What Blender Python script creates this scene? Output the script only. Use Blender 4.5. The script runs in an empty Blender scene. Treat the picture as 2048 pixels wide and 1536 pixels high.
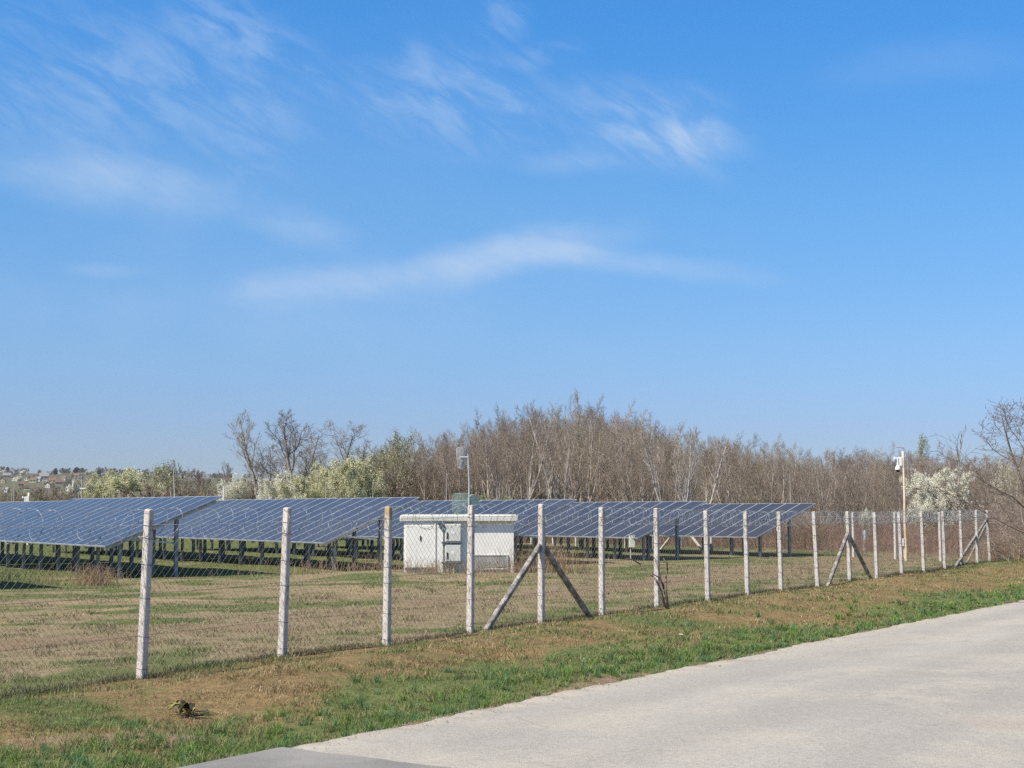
import bpy, math, random
import numpy as np
from mathutils import Vector, Matrix

C = bpy.context.scene.collection
SC = bpy.context.scene
PI = math.pi
R = math.radians

# ------------------------------------------------------------------ camera
CAM_Z = 2.05
PITCH = math.atan(254.0 / 3000.0)
cam_d = bpy.data.cameras.new("camera")
cam_d.sensor_fit = 'HORIZONTAL'
cam_d.sensor_width = 36.0
cam_d.lens = 36.0 * 3000.0 / 2048.0
cam_d.clip_start = 0.1
cam_d.clip_end = 9000.0
cam = bpy.data.objects.new("camera", cam_d)
C.objects.link(cam)
cam.location = (0, 0, CAM_Z)
cam.rotation_euler = (PI / 2 + PITCH, 0, 0)
SC.camera = cam

# ------------------------------------------------------------------ sun
SUN_EL = R(49.0)
SUN_H = Vector((-0.83, -0.56)).normalized()
to_sun = Vector((SUN_H.x * math.cos(SUN_EL), SUN_H.y * math.cos(SUN_EL), math.sin(SUN_EL)))
sun_d = bpy.data.lights.new("sun", 'SUN')
sun_d.energy = 5.0
sun_d.angle = R(0.53)
sun_d.color = (1.0, 0.91, 0.76)
sun = bpy.data.objects.new("sun", sun_d)
C.objects.link(sun)
sun.rotation_euler = to_sun.to_track_quat('Z', 'Y').to_euler()

# ------------------------------------------------------------------ exposure
SC.view_settings.view_transform = 'Standard'
SC.view_settings.look = 'None'
SC.view_settings.exposure = 0.45
SC.view_settings.gamma = 1.0
SC.cycles.use_denoising = False

# ------------------------------------------------------------------ node helpers
class NT:
    def __init__(self, tree):
        self.t = tree; self.n = tree.nodes; self.l = tree.links
    def new(self, kind, **kw):
        nd = self.n.new(kind)
        for k, v in kw.items(): setattr(nd, k, v)
        return nd
    def put(self, sock, val):
        if isinstance(val, bpy.types.NodeSocket): self.l.new(val, sock)
        elif val is not None: sock.default_value = val
    def math(self, op, a, b=None, c=None, clamp=False):
        nd = self.new('ShaderNodeMath', operation=op); nd.use_clamp = clamp
        self.put(nd.inputs[0], a); self.put(nd.inputs[1], b)
        if c is not None: self.put(nd.inputs[2], c)
        return nd.outputs[0]
    def mix(self, f, a, b, blend='MIX'):
        nd = self.new('ShaderNodeMix', data_type='RGBA', blend_type=blend)
        self.put(nd.inputs[0], f); self.put(nd.inputs[6], a); self.put(nd.inputs[7], b)
        return nd.outputs[2]
    def noise(self, vec, scale, detail=3.0, rough=0.55, dist=0.0):
        nd = self.new('ShaderNodeTexNoise')
        if vec is not None: self.put(nd.inputs['Vector'], vec)
        nd.inputs['Scale'].default_value = scale; nd.inputs['Detail'].default_value = detail
        nd.inputs['Roughness'].default_value = rough; nd.inputs['Distortion'].default_value = dist
        return nd.outputs[0]
    def ramp(self, f, pts):
        nd = self.new('ShaderNodeValToRGB'); cr = nd.color_ramp
        while len(cr.elements) > 1: cr.elements.remove(cr.elements[-1])
        cr.elements[0].position = pts[0][0]; cr.elements[0].color = c4(pts[0][1])
        for p, c in pts[1:]:
            e = cr.elements.new(p); e.color = c4(c)
        self.put(nd.inputs[0], f)
        return nd.outputs[0]
    def rng(self, f, a, b, c=0.0, d=1.0):
        nd = self.new('ShaderNodeMapRange'); nd.interpolation_type = 'SMOOTHSTEP'
        self.put(nd.inputs[0], f)
        for i, v in zip((1, 2, 3, 4), (a, b, c, d)): nd.inputs[i].default_value = v
        return nd.outputs[0]

def c4(c):
    if isinstance(c, (int, float)): return (c, c, c, 1)
    return tuple(c) if len(c) == 4 else (c[0], c[1], c[2], 1)

# ------------------------------------------------------------------ sky (world)
W = bpy.data.worlds.new("World"); SC.world = W; W.use_nodes = True
def build_sky():
    t = NT(W.node_tree); t.n.clear()
    sky = t.new('ShaderNodeTexSky', sky_type='NISHITA')
    sky.sun_disc = False
    sky.sun_elevation = SUN_EL
    sky.sun_rotation = math.atan2(SUN_H.x, SUN_H.y)
    sky.altitude = 100; sky.air_density = 1.0; sky.dust_density = 0.6; sky.ozone_density = 1.5
    tc = t.new('ShaderNodeTexCoord')
    sep = t.new('ShaderNodeSeparateXYZ'); t.l.new(tc.outputs['Generated'], sep.inputs[0])
    x, y, z = sep.outputs
    # a clear spring sky: deeper blue overhead, paler towards the horizon
    grade = t.ramp(z, SKY_GRADE)
    base = t.mix(1.0, sky.outputs[0], grade, 'MULTIPLY')
    # thin cirrus, placed by direction
    yy = t.math('MAXIMUM', y, 0.05)
    u = t.math('DIVIDE', x, yy); v = t.math('DIVIDE', z, yy)
    comb = t.new('ShaderNodeCombineXYZ'); t.put(comb.inputs[0], u); t.put(comb.inputs[1], v)
    def mapped(rot, sx, sy, off=(0, 0)):
        m = t.new('ShaderNodeMapping'); t.l.new(comb.outputs[0], m.inputs[0])
        m.vector_type = 'TEXTURE'
        m.inputs['Rotation'].default_value = (0, 0, R(rot))
        m.inputs['Scale'].default_value = (sx, sy, 1)
        m.inputs['Location'].default_value = (off[0], off[1], 0)
        return m.outputs[0]
    fib = t.noise(mapped(-32, 0.060, 0.017), 1.0, 8, 0.62, 0.6)     # streaks running down to the right
    fib2 = t.noise(mapped(-8, 0.30, 0.05), 1.0, 5, 0.55, 0.6)       # long level veils
    fine = t.noise(mapped(-28, 0.026, 0.008), 1.0, 7, 0.65, 0.5)
    warp = t.noise(mapped(0, 0.09, 0.07, (3, 1)), 1.0, 4, 0.5)
    total = None
    for (px, py, sx, sy, rot, amp, kind) in CLOUDS:
        cu = (px - 1024) / 3000.0; cv = (1022 - py) / 3000.0
        m = mapped(rot, sx / 3000.0, sy / 3000.0, (cu, cv))
        ln = t.new('ShaderNodeVectorMath', operation='LENGTH'); t.l.new(m, ln.inputs[0])
        d = t.math('ADD', ln.outputs['Value'], t.math('MULTIPLY', t.math('SUBTRACT', warp, 0.5), 1.3))
        g = t.rng(d, 1.25, 0.1, 0.0, amp * 0.52)
        if kind == 0: s = t.math('MULTIPLY', t.rng(fib, 0.36, 0.66), t.math('ADD', 0.5, fine))
        elif kind == 1: s = t.math('MULTIPLY', t.rng(fib2, 0.2, 0.6), t.math('ADD', 0.6, t.math('MULTIPLY', fine, 0.7)))
        else: s = t.math('ADD', 0.35, t.math('MULTIPLY', fine, 0.6))
        g = t.math('MULTIPLY', g, s)
        total = g if total is None else t.math('ADD', total, g)
    front = t.math('GREATER_THAN', y, 0.05)
    total = t.math('MULTIPLY', t.math('MINIMUM', total, 0.8), front)
    col = t.mix(total, base, (4.25, 5.55, 7.5, 1))
    bg = t.new('ShaderNodeBackground'); t.put(bg.inputs[0], col); bg.inputs[1].default_value = SKY_STRENGTH
    out = t.new('ShaderNodeOutputWorld'); t.l.new(bg.outputs[0], out.inputs[0])
SKY_STRENGTH = 0.085
SKY_GRADE = [(0.0, (0.58, 0.72, 1.14)), (0.03, (0.575, 0.715, 1.12)), (0.054, (0.565, 0.71, 1.12)), (0.107, (0.58, 0.82, 1.17)), (0.205, (0.52, 0.965, 1.34)), (0.32, (0.37, 1.03, 1.6)), (0.6, (0.7, 0.95, 1.15)), (1.0, (0.8, 0.95, 1.05))]
#          px    py   half-w half-h rot amp kind(0 streaks,1 veil,2 smooth)
CLOUDS = [(520, 330, 900, 420, -8, 0.22, 2), (500, 620, 1000, 160, 2, 0.20, 2), (110, 330, 340, 80, -10, 0.60, 1), (260, 350, 190, 55, -16, 0.45, 2),
          (240, 160, 460, 190, -12, 0.55, 0), (470, 40, 300, 70, -28, 0.50, 0),
          (900, 190, 300, 120, -14, 0.62, 0), (1330, 235, 210, 95, -22, 0.85, 0), (1330, 240, 230, 110, -20, 0.30, 2),
          (1420, 275, 120, 40, -8, 0.55, 2), (830, 115, 40, 60, 0, 0.4, 2),
          (1080, 95, 120, 30, 15, 0.35, 0), (1010, 20, 60, 70, 5, 0.4, 0),
          (700, 560, 320, 48, 4, 0.70, 1), (740, 555, 280, 40, 6, 0.35, 2), (1010, 503, 280, 50, 8, 0.62, 1), (1040, 500, 240, 45, 8, 0.30, 2),
          (1250, 520, 330, 32, -7, 0.80, 1), (590, 445, 150, 50, -12, 0.65, 1),
          (190, 538, 110, 20, -2, 0.35, 1), (1110, 318, 120, 30, 2, 0.35, 1),
          (1880, 110, 260, 60, 6, 0.22, 1), (300, 615, 420, 60, -4, 0.22, 1)]
build_sky()

# ------------------------------------------------------------------ tags and helpers
def tag(o, label=None, cat=None, group=None, kind=None):
    if label: o['label'] = label
    if cat: o['category'] = cat
    if group: o['group'] = group
    if kind: o['kind'] = kind
    return o

def empty(name, loc=(0, 0, 0), rz=0.0):
    o = bpy.data.objects.new(name, None); C.objects.link(o)
    o.empty_display_size = 0.2
    o.location = loc; o.rotation_euler = (0, 0, rz)
    return o

def copy_tree(o, parent=None):
    c = o.copy(); C.objects.link(c)
    if parent is not None: c.parent = parent
    for ch in list(o.children):
        copy_tree(ch, c)
    return c

def ray(px, py):
    a = (px - 1024) / 3000.0; b = (768 - py) / 3000.0
    cp, sp = math.cos(PITCH), math.sin(PITCH)
    return a, cp - b * sp, sp + b * cp

def P(px, py, Y):
    """the point of the place seen at a pixel of the photograph, Y metres ahead"""
    a, b, c = ray(px, py)
    return Vector((Y * a / b, Y, CAM_Z + Y * c / b))

def on_plane(px, py, z=0.0):
    a, b, c = ray(px, py)
    k = (z - CAM_Z) / c
    return Vector((a * k, b * k, z))

class MB:
    """collects shapes into one mesh"""
    def __init__(self):
        self.v = []; self.nv = 0; self.q = []; self.t = []; self.qm = []; self.tm = []; self.col = []
    def add(self, verts, quads=None, tris=None, mat=0):
        verts = np.asarray(verts, dtype=np.float64).reshape(-1, 3)
        if quads is not None and len(quads):
            q = np.asarray(quads, dtype=np.int64).reshape(-1, 4) + self.nv
            self.q.append(q); self.qm.append(np.full(len(q), mat, dtype=np.int32))
        if tris is not None and len(tris):
            t = np.asarray(tris, dtype=np.int64).reshape(-1, 3) + self.nv
            self.t.append(t); self.tm.append(np.full(len(t), mat, dtype=np.int32))
        self.v.append(verts); self.nv += len(verts)
        return self
    def box(self, lo, hi, mat=0, M=None):
        x0, y0, z0 = lo; x1, y1, z1 = hi
        v = np.array([(x0, y0, z0), (x1, y0, z0), (x1, y1, z0), (x0, y1, z0), (x0, y0, z1), (x1, y0, z1), (x1, y1, z1), (x0, y1, z1)], float)
        if M is not None: v = xf(M, v)
        return self.add(v, [(0, 3, 2, 1), (4, 5, 6, 7), (0, 1, 5, 4), (1, 2, 6, 5), (2, 3, 7, 6), (3, 0, 4, 7)], mat=mat)
    def bbox(self, lo, hi, b=0.01, mat=0, M=None):
        """a box with chamfered edges"""
        bm_v = []; lo = np.array(lo, float); hi = np.array(hi, float)
        c = (lo + hi) / 2; h = (hi - lo) / 2; b = min(b, h.min() * 0.45)
        idx = {}
        for sx in (-1, 1):
            for sy in (-1, 1):
                for sz in (-1, 1):
                    s = np.array((sx, sy, sz), float)
                    for ax in range(3):
                        off = h - b; off[ax] = h[ax]
                        idx[(sx, sy, sz, ax)] = len(bm_v); bm_v.append(c + s * off)
        Q = []; T = []
        for ax in range(3):
            o1, o2 = [(1, 2), (2, 0), (0, 1)][ax]
            for s in (-1, 1):
                def key(a, bb):
                    k = [0, 0, 0]; k[ax] = s; k[o1] = a; k[o2] = bb
                    return idx[(k[0], k[1], k[2], ax)]
                f = [key(-1, -1), key(1, -1), key(1, 1), key(-1, 1)]
                Q.append(f if s > 0 else f[::-1])
        for ax in range(3):
            o1, o2 = [(1, 2), (2, 0), (0, 1)][ax]
            for s1 in (-1, 1):
                for s2 in (-1, 1):
                    def k2(a, face):
                        k = [0, 0, 0]; k[ax] = a; k[o1] = s1; k[o2] = s2
                        return idx[(k[0], k[1], k[2], face)]
                    f = [k2(-1, o1), k2(1, o1), k2(1, o2), k2(-1, o2)]
                    Q.append(f if s1 * s2 < 0 else f[::-1])
        for sx in (-1, 1):
            for sy in (-1, 1):
                for sz in (-1, 1):
                    f = [idx[(sx, sy, sz, a)] for a in range(3)]
                    T.append(f if sx * sy * sz > 0 else f[::-1])
        v = np.array(bm_v)
        if M is not None: v = xf(M, v)
        return self.add(v, Q, T, mat)
    def prisms(self, P0, P1, R0, R1, n=3, mat=0, caps=False):
        P0 = np.asarray(P0, float).reshape(-1, 3); P1 = np.asarray(P1, float).reshape(-1, 3)
        N = len(P0)
        if N == 0: return self
        R0 = np.broadcast_to(np.asarray(R0, float), (N,)); R1 = np.broadcast_to(np.asarray(R1, float), (N,))
        d = P1 - P0; L = np.linalg.norm(d, axis=1, keepdims=True); d = d / np.maximum(L, 1e-9)
        up = np.where(np.abs(d[:, 2:3]) > 0.9, np.array([[1.0, 0, 0]]), np.array([[0, 0, 1.0]]))
        a = np.cross(d, up); a /= np.linalg.norm(a, axis=1, keepdims=True); b = np.cross(d, a)
        th = np.arange(n) * 2 * PI / n
        ring = a[:, None, :] * np.cos(th)[None, :, None] + b[:, None, :] * np.sin(th)[None, :, None]
        V = np.concatenate([P0[:, None, :] + ring * R0[:, None, None], P1[:, None, :] + ring * R1[:, None, None]], axis=1)
        i = np.arange(n); j = (i + 1) % n
        base = np.stack([i, i + n, j + n, j], axis=1)
        Q = (base[None] + (np.arange(N) * 2 * n)[:, None, None]).reshape(-1, 4)
        T = None
        if caps:
            tt = []
            for k in range(1, n - 1):
                tt.append((0, k, k + 1)); tt.append((n, n + k + 1, n + k))
            T = (np.array(tt)[None] + (np.arange(N) * 2 * n)[:, None, None]).reshape(-1, 3)
        return self.add(V.reshape(-1, 3), Q, T, mat)
    def line(self, pts, r, n=4, mat=0):
        pts = np.asarray(pts, float)
        r = np.broadcast_to(np.asarray(r, float), (len(pts),))
        return self.prisms(pts[:-1], pts[1:], r[:-1], r[1:], n, mat, caps=True)
    def tube(self, pts, r, n=8, mat=0):
        pts = np.asarray(pts, float); m = len(pts); r = np.broadcast_to(np.asarray(r, float), (m,))
        d = np.gradient(pts, axis=0); d /= np.linalg.norm(d, axis=1, keepdims=True)
        up = np.array([1.0, 0, 0]) if abs(d[0, 2]) > 0.7 else np.array([0, 0, 1.0])
        a = np.cross(d, up); a /= np.linalg.norm(a, axis=1, keepdims=True); b = np.cross(d, a)
        th = np.arange(n) * 2 * PI / n
        V = pts[:, None] + (a[:, None] * np.cos(th)[None, :, None] + b[:, None] * np.sin(th)[None, :, None]) * r[:, None, None]
        Q = [(k * n + i, (k + 1) * n + i, (k + 1) * n + (i + 1) % n, k * n + (i + 1) % n) for k in range(m - 1) for i in range(n)]
        T = [(0, i, i + 1) for i in range(1, n - 1)] + [((m - 1) * n, (m - 1) * n + i + 1, (m - 1) * n + i) for i in range(1, n - 1)]
        return self.add(V.reshape(-1, 3), Q, T, mat)
    def lathe(self, prof, n=16, mat=0, M=None):
        th = np.arange(n) * 2 * PI / n
        V = []; Q = []; T = []
        for r, z in prof:
            for a in th: V.append((r * math.cos(a), r * math.sin(a), z))
        for k in range(len(prof) - 1):
            for i in range(n):
                j = (i + 1) % n
                Q.append((k * n + i, k * n + j, (k + 1) * n + j, (k + 1) * n + i))
        m = len(prof) - 1
        for i in range(1, n - 1):
            T.append((0, i + 1, i)); T.append((m * n, m * n + i, m * n + i + 1))
        V = np.array(V, float)
        if M is not None: V = xf(M, V)
        return self.add(V, Q, T, mat)
    def build(self, name, mats, parent=None, smooth=False, colors=None):
        me = bpy.data.meshes.new(name)
        V = np.concatenate(self.v) if self.v else np.zeros((0, 3))
        Q = np.concatenate(self.q) if self.q else np.zeros((0, 4), np.int64)
        T = np.concatenate(self.t) if self.t else np.zeros((0, 3), np.int64)
        mi = np.concatenate(self.qm + self.tm) if (self.qm or self.tm) else np.zeros(0, np.int32)
        me.vertices.add(len(V)); me.vertices.foreach_set('co', V.astype(np.float32).ravel())
        nl = Q.size + T.size
        me.loops.add(nl); me.loops.foreach_set('vertex_index', np.concatenate([Q.ravel(), T.ravel()]).astype(np.int32))
        me.polygons.add(len(Q) + len(T))
        st = np.concatenate([np.arange(len(Q)) * 4, Q.size + np.arange(len(T)) * 3]).astype(np.int32)
        me.polygons.foreach_set('loop_start', st)
        me.polygons.foreach_set('material_index', mi)
        me.polygons.foreach_set('use_smooth', np.full(len(st), bool(smooth)))
        if not isinstance(mats, (list, tuple)): mats = [mats]
        for m in mats: me.materials.append(m)
        if colors is not None:
            at = me.color_attributes.new('tint', 'FLOAT_COLOR', 'POINT')
            colors = np.asarray(colors); cc = np.ones((len(V), 4), np.float32); cc[:, :colors.shape[1]] = colors
            at.data.foreach_set('color', cc.ravel())
        me.update(calc_edges=True); me.validate()
        o = bpy.data.objects.new(name, me); C.objects.link(o)
        if parent is not None: o.parent = parent
        return o

def xf(M, v):
    M = np.array(M)
    return v @ M[:3, :3].T + M[:3, 3]

def frame_matrix(origin, xdir, zdir=(0, 0, 1)):
    x = Vector(xdir).normalized(); z = Vector(zdir).normalized()
    y = z.cross(x).normalized(); z = x.cross(y)
    return Matrix(((x.x, y.x, z.x, origin[0]), (x.y, y.y, z.y, origin[1]), (x.z, y.z, z.z, origin[2]), (0, 0, 0, 1)))

# ------------------------------------------------------------------ materials
def new_mat(name):
    m = bpy.data.materials.new(name); m.use_nodes = True
    t = NT(m.node_tree)
    b = t.n['Principled BSDF']
    return m, t, b
def spec(b, v): b.inputs['Specular IOR Level'].default_value = v

def mat_noise(name, c1, c2, scale, rough=0.8, metal=0.0, detail=4, bump=0.0, bscale=None, coord='Object', spread=(0.35, 0.65), sp=0.3, per_object=0.0):
    m, t, b = new_mat(name)
    tc = t.new('ShaderNodeTexCoord')
    vec = tc.outputs[coord]
    n = t.noise(vec, scale, detail)
    f = t.rng(n, spread[0], spread[1])
    col = t.mix(f, c4(c1), c4(c2))
    if per_object:
        oi = t.new('ShaderNodeObjectInfo')
        k = t.math('ADD', 1.0 - per_object, t.math('MULTIPLY', oi.outputs['Random'], 2 * per_object))
        cmb = t.new('ShaderNodeCombineColor')
        for i in range(3): t.put(cmb.inputs[i], k)
        col = t.mix(1.0, col, cmb.outputs[0], 'MULTIPLY')
    t.put(b.inputs['Base Color'], col)
    b.inputs['Roughness'].default_value = rough; b.inputs['Metallic'].default_value = metal; spec(b, sp)
    if bump:
        bn = t.new('ShaderNodeBump'); bn.inputs['Strength'].default_value = bump; bn.inputs['Distance'].default_value = 0.01
        t.put(bn.inputs['Height'], t.noise(vec, bscale or scale * 4, 4))
        t.put(b.inputs['Normal'], bn.outputs[0])
    return m

def mat_concrete(lichen=False):
    m, t, b = new_mat('lichen stained concrete' if lichen else 'weathered concrete')
    tc = t.new('ShaderNodeTexCoord'); vec = tc.outputs['Object']
    n = t.noise(vec, 9, 5, 0.6); n2 = t.noise(vec, 60, 4, 0.7)
    mp = t.new('ShaderNodeMapping'); mp.inputs['Scale'].default_value = (14, 14, 3); t.l.new(vec, mp.inputs[0])
    n3 = t.noise(mp.outputs[0], 1.6, 5, 0.7); n5 = t.noise(vec, 26, 3, 0.6)
    col = t.mix(t.rng(n, 0.35, 0.7), (0.63, 0.575, 0.53, 1), (0.48, 0.44, 0.405, 1))
    col = t.mix(t.rng(n2, 0.52, 0.68, 0, 0.5), col, (0.26, 0.24, 0.22, 1))
    col = t.mix(t.rng(n5, 0.58, 0.70, 0, 0.45), col, (0.22, 0.20, 0.18, 1))
    col = t.mix(t.rng(n3, 0.55, 0.66, 0, 0.85), col, (0.12, 0.11, 0.10, 1))
    if lichen:
        sp_ = t.new('ShaderNodeSeparateXYZ'); t.l.new(vec, sp_.inputs[0])
        k = t.math('ADD', t.math('MULTIPLY', t.math('SUBTRACT', sp_.outputs[2], 1.50), 1.2), t.math('SUBTRACT', n, 0.62))
        och = t.mix(n2, (0.30, 0.17, 0.035, 1), (0.42, 0.30, 0.10, 1))
        col = t.mix(t.rng(k, 0.22, 0.62, 0, 0.72), col, och)
    t.put(b.inputs['Base Color'], col); b.inputs['Roughness'].default_value = 0.92; spec(b, 0.2)
    bn = t.new('ShaderNodeBump'); bn.inputs['Strength'].default_value = 0.5; bn.inputs['Distance'].default_value = 0.006
    t.put(bn.inputs['Height'], n2); t.put(b.inputs['Normal'], bn.outputs[0])
    return m
M = {}
M['concrete'] = mat_concrete()
M['strut_concrete'] = mat_noise('dark weathered concrete', (0.17, 0.155, 0.14), (0.40, 0.365, 0.33), 7, 0.95, detail=6, bump=0.4, bscale=50, spread=(0.38, 0.66))
M['lichen'] = mat_concrete(True)
M['wire'] = mat_noise('dull galvanised wire', (0.16, 0.16, 0.17), (0.26, 0.26, 0.27), 3, 0.6, 0.2)
M['mesh_wire'] = mat_noise('weathered chain link wire', (0.13, 0.125, 0.12), (0.22, 0.21, 0.20), 2, 0.65, 0.2)
M['razor'] = mat_noise('razor wire steel', (0.10, 0.11, 0.12), (0.30, 0.325, 0.35), 4, 0.7, 0.0, spread=(0.42, 0.58))
M['galv'] = mat_noise('galvanised steel', (0.40, 0.42, 0.44), (0.54, 0.56, 0.58), 5, 0.5, 0.35, sp=0.4)
M['steel'] = mat_noise('shade dark galvanised post', (0.20, 0.21, 0.23), (0.32, 0.33, 0.35), 4, 0.65, 0.2)  # galvanised tone darkened to stand in for shade under the tables
M['steel_dark'] = mat_noise('weathered steel profile', (0.10, 0.11, 0.13), (0.17, 0.18, 0.20), 4, 0.65, 0.25)
M['alu'] = mat_noise('aluminium frame', (0.40, 0.42, 0.45), (0.50, 0.52, 0.55), 3, 0.42, 0.35, sp=0.5)
M['bark_grey'] = mat_noise('grey brown bark', (0.24, 0.205, 0.175), (0.42, 0.36, 0.31), 3, 0.95, per_object=0.22)
M['bark_light'] = mat_noise('light grey trunk bark', (0.34, 0.29, 0.25), (0.54, 0.47, 0.41), 3, 0.95, per_object=0.2)
M['bark_brown'] = mat_noise('brown twigs', (0.20, 0.157, 0.125), (0.39, 0.312, 0.255), 0.7, 0.95, per_object=0.28)
M['bark_olive'] = mat_noise('olive brown twigs', (0.20, 0.165, 0.105), (0.36, 0.305, 0.205), 0.7, 0.95, per_object=0.22)
M['bark_dark'] = mat_noise('dark bark', (0.135, 0.115, 0.095), (0.26, 0.22, 0.18), 2, 0.95)
M['bark_pale'] = mat_noise('pale bark', (0.36, 0.32, 0.28), (0.55, 0.50, 0.45), 4, 0.9)
M['bark_near'] = mat_noise('dark brown bark of a near tree', (0.11, 0.085, 0.07), (0.22, 0.17, 0.14), 6, 0.95)
M['twig_red'] = mat_noise('reddish brown dry stems', (0.16, 0.095, 0.08), (0.33, 0.22, 0.185), 0.5, 0.95, coord='Object')
M['blossom'] = mat_noise('white blossom', (0.64, 0.63, 0.49), (0.82, 0.80, 0.69), 1.5, 0.9)
M['blossom_cream'] = mat_noise('greenish cream blossom', (0.42, 0.42, 0.225), (0.65, 0.63, 0.42), 1.2, 0.9)
M['bud_green'] = mat_noise('fresh yellow green buds', (0.22, 0.26, 0.10), (0.36, 0.38, 0.19), 1, 0.9)

# ------------------------------------------------------------------ layout of the ground
FENCE_O = np.array([-4.55, 18.6]); FENCE_D = np.array([0.566, 1.0]); FENCE_D = FENCE_D / np.linalg.norm(FENCE_D)
FENCE_N = np.array([-FENCE_D[1], FENCE_D[0]])           # into the field
ROAD_O = np.array([-1.85, 11.5]); ROAD_D = np.array([0.635, 1.0]); ROAD_D = ROAD_D / np.linalg.norm(ROAD_D)
ROAD_N = np.array([-ROAD_D[1], ROAD_D[0]])              # away from the road
ROAD_Z = 0.25
_g = np.random.default_rng(5)
_perm = _g.random((64, 64))
def vnoise(x, y):
    x = np.asarray(x, float); y = np.asarray(y, float)
    xi = np.floor(x).astype(int); yi = np.floor(y).astype(int); fx = x - xi; fy = y - yi
    fx = fx * fx * (3 - 2 * fx); fy = fy * fy * (3 - 2 * fy)
    a = _perm[xi % 64, yi % 64]; b = _perm[(xi + 1) % 64, yi % 64]; c = _perm[xi % 64, (yi + 1) % 64]; d = _perm[(xi + 1) % 64, (yi + 1) % 64]
    return (a * (1 - fx) + b * fx) * (1 - fy) + (c * (1 - fx) + d * fx) * fy
def fbm(x, y, s, o=3):
    r = 0; a = 0.5; n = 0
    for k in range(o):
        r = r + a * vnoise(x * s + 17.3 * k, y * s + 9.1 * k); n += a; s *= 2.1; a *= 0.5
    return r / n
def sst(x, a, b):
    t = np.clip((x - a) / (b - a), 0, 1); return t * t * (3 - 2 * t)
def dist_road(x, y): return (x - ROAD_O[0]) * ROAD_N[0] + (y - ROAD_O[1]) * ROAD_N[1]
def dist_fence(x, y): return (x - FENCE_O[0]) * FENCE_N[0] + (y - FENCE_O[1]) * FENCE_N[1]
def bump(x, y, cx, cy, sx, sy, h, ang=0.0):
    dx = x - cx; dy = y - cy; c, s = math.cos(ang), math.sin(ang)
    a = (dx * c + dy * s) / sx; b = (-dx * s + dy * c) / sy
    return h * np.exp(-(a * a + b * b))
def ground_z(x, y):
    x = np.asarray(x, float); y = np.asarray(y, float)
    dr = dist_road(x, y); df = dist_fence(x, y)
    wid = np.maximum(dr - df, 1.0)
    t = np.clip(dr / wid, 0, 1)
    z = (ROAD_Z - 0.03) * (1 - sst(t, 0.0, 1.0))
    verge = sst(dr, 0.0, 0.5) * sst(df, 0.6, -0.6)
    z = z + verge * (0.30 * (fbm(x, y, 0.55, 3) - 0.5) + 0.20 * np.exp(-((t - 0.62) / 0.16) ** 2))
    inside = sst(df, -0.2, 1.2)
    far = sst(y, 90, 140)
    z = z + inside * (1 - 0.6 * far) * (0.14 * (fbm(x, y, 0.22, 3) - 0.5))
    z = z + bump(x, y, -4.4, 45.6, 2.6, 1.3, 0.24, 0.1)  + bump(x, y, -0.8, 48.2, 3.0, 1.2, 0.10)
    z = np.where(dr < 0.0, np.minimum(z, ROAD_Z - 0.05), z)
    return z
def gz(x, y): return float(ground_z(x, y))

def masks(x, y):
    """green cover, bare dirt and yellowed dry grass, each 0..1"""
    dr = dist_road(x, y); df = dist_fence(x, y)
    n1 = fbm(x, y, 0.35, 3); n2 = fbm(x + 40, y + 11, 0.8, 3); n3 = fbm(x - 13, y + 70, 0.17, 3)
    out = df < 0
    g_v = sst(dr + (n1 - 0.5) * 3.6 + (n2 - 0.5) * 2.4, 2.3, 0.9)
    g_v = np.maximum(g_v, 0.4 * sst(n2, 0.58, 0.72))
    g_v = np.maximum(g_v, 0.6 * sst(y, 44, 58))
    for (cx, cy, sx, sy, h) in ((-4.5, 14.0, 1.0, 0.9, 1.0), (-3.6, 13.3, 0.7, 0.6, 1.0), (2.5, 24.4, 1.3, 1.0, 0.9), (0.1, 22.6, 0.8, 0.35, 0.8), (-2.6, 19.4, 0.35, 0.3, 0.8), (-1.5, 21.2, 0.4, 0.35, 0.7)):
        g_v = np.maximum(g_v, bump(x, y, cx, cy, sx, sy, h))
    track = np.exp(-((df - 5.0 + (n3 - 0.5) * 2.5 + (n1 - 0.5) * 1.6) / 1.8) ** 2)
    n4 = fbm(x * 0.6 + y * 0.35 - 5, y * 1.0 - x * 0.6, 0.85, 3)
    g_f = sst(n4 * 0.6 + n1 * 0.4 + 0.012 * np.clip(df - 9, -6, 8), 0.50, 0.66)
    g_f = np.maximum(g_f, sst(df + (n1 - 0.5) * 8, 15.0, 19.0) * sst(n2, 0.2, 0.5))
    g_f = np.maximum(g_f, 0.7 * sst(df, 4.0, 1.0) * sst(n2, 0.42, 0.60))
    g_f = np.maximum(g_f, 0.8 * np.exp(-((df - 9.5) / 3) ** 2) * sst(y, 40, 52) * sst(n2, 0.35, 0.6))
    g_f = g_f * (1 - 0.75 * track)
    green = np.where(out, g_v, g_f)
    d_v = sst(dr + (n2 - 0.5) * 0.45, 0.32, 0.02)
    d_v = np.maximum(d_v, bump(x, y, -3.3, 12.5, 1.0, 0.25, 1.0, 0.1)); d_v = np.maximum(d_v, 0.9 * sst(n2, 0.55, 0.66) * sst(dr, 1.0, 0.2) * sst(y, 17, 12))
    dirt = np.where(out, d_v, track * (0.42 + 0.5 * sst(n2, 0.4, 0.62)))
    yel = np.where(out, 0.3 * sst(n2, 0.4, 0.7), sst(n2, 0.48, 0.62) * np.exp(-((df - 10.5) / 3.2) ** 2))
    return np.clip(green, 0, 1), np.clip(dirt, 0, 1), np.clip(yel, 0, 1)

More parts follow.
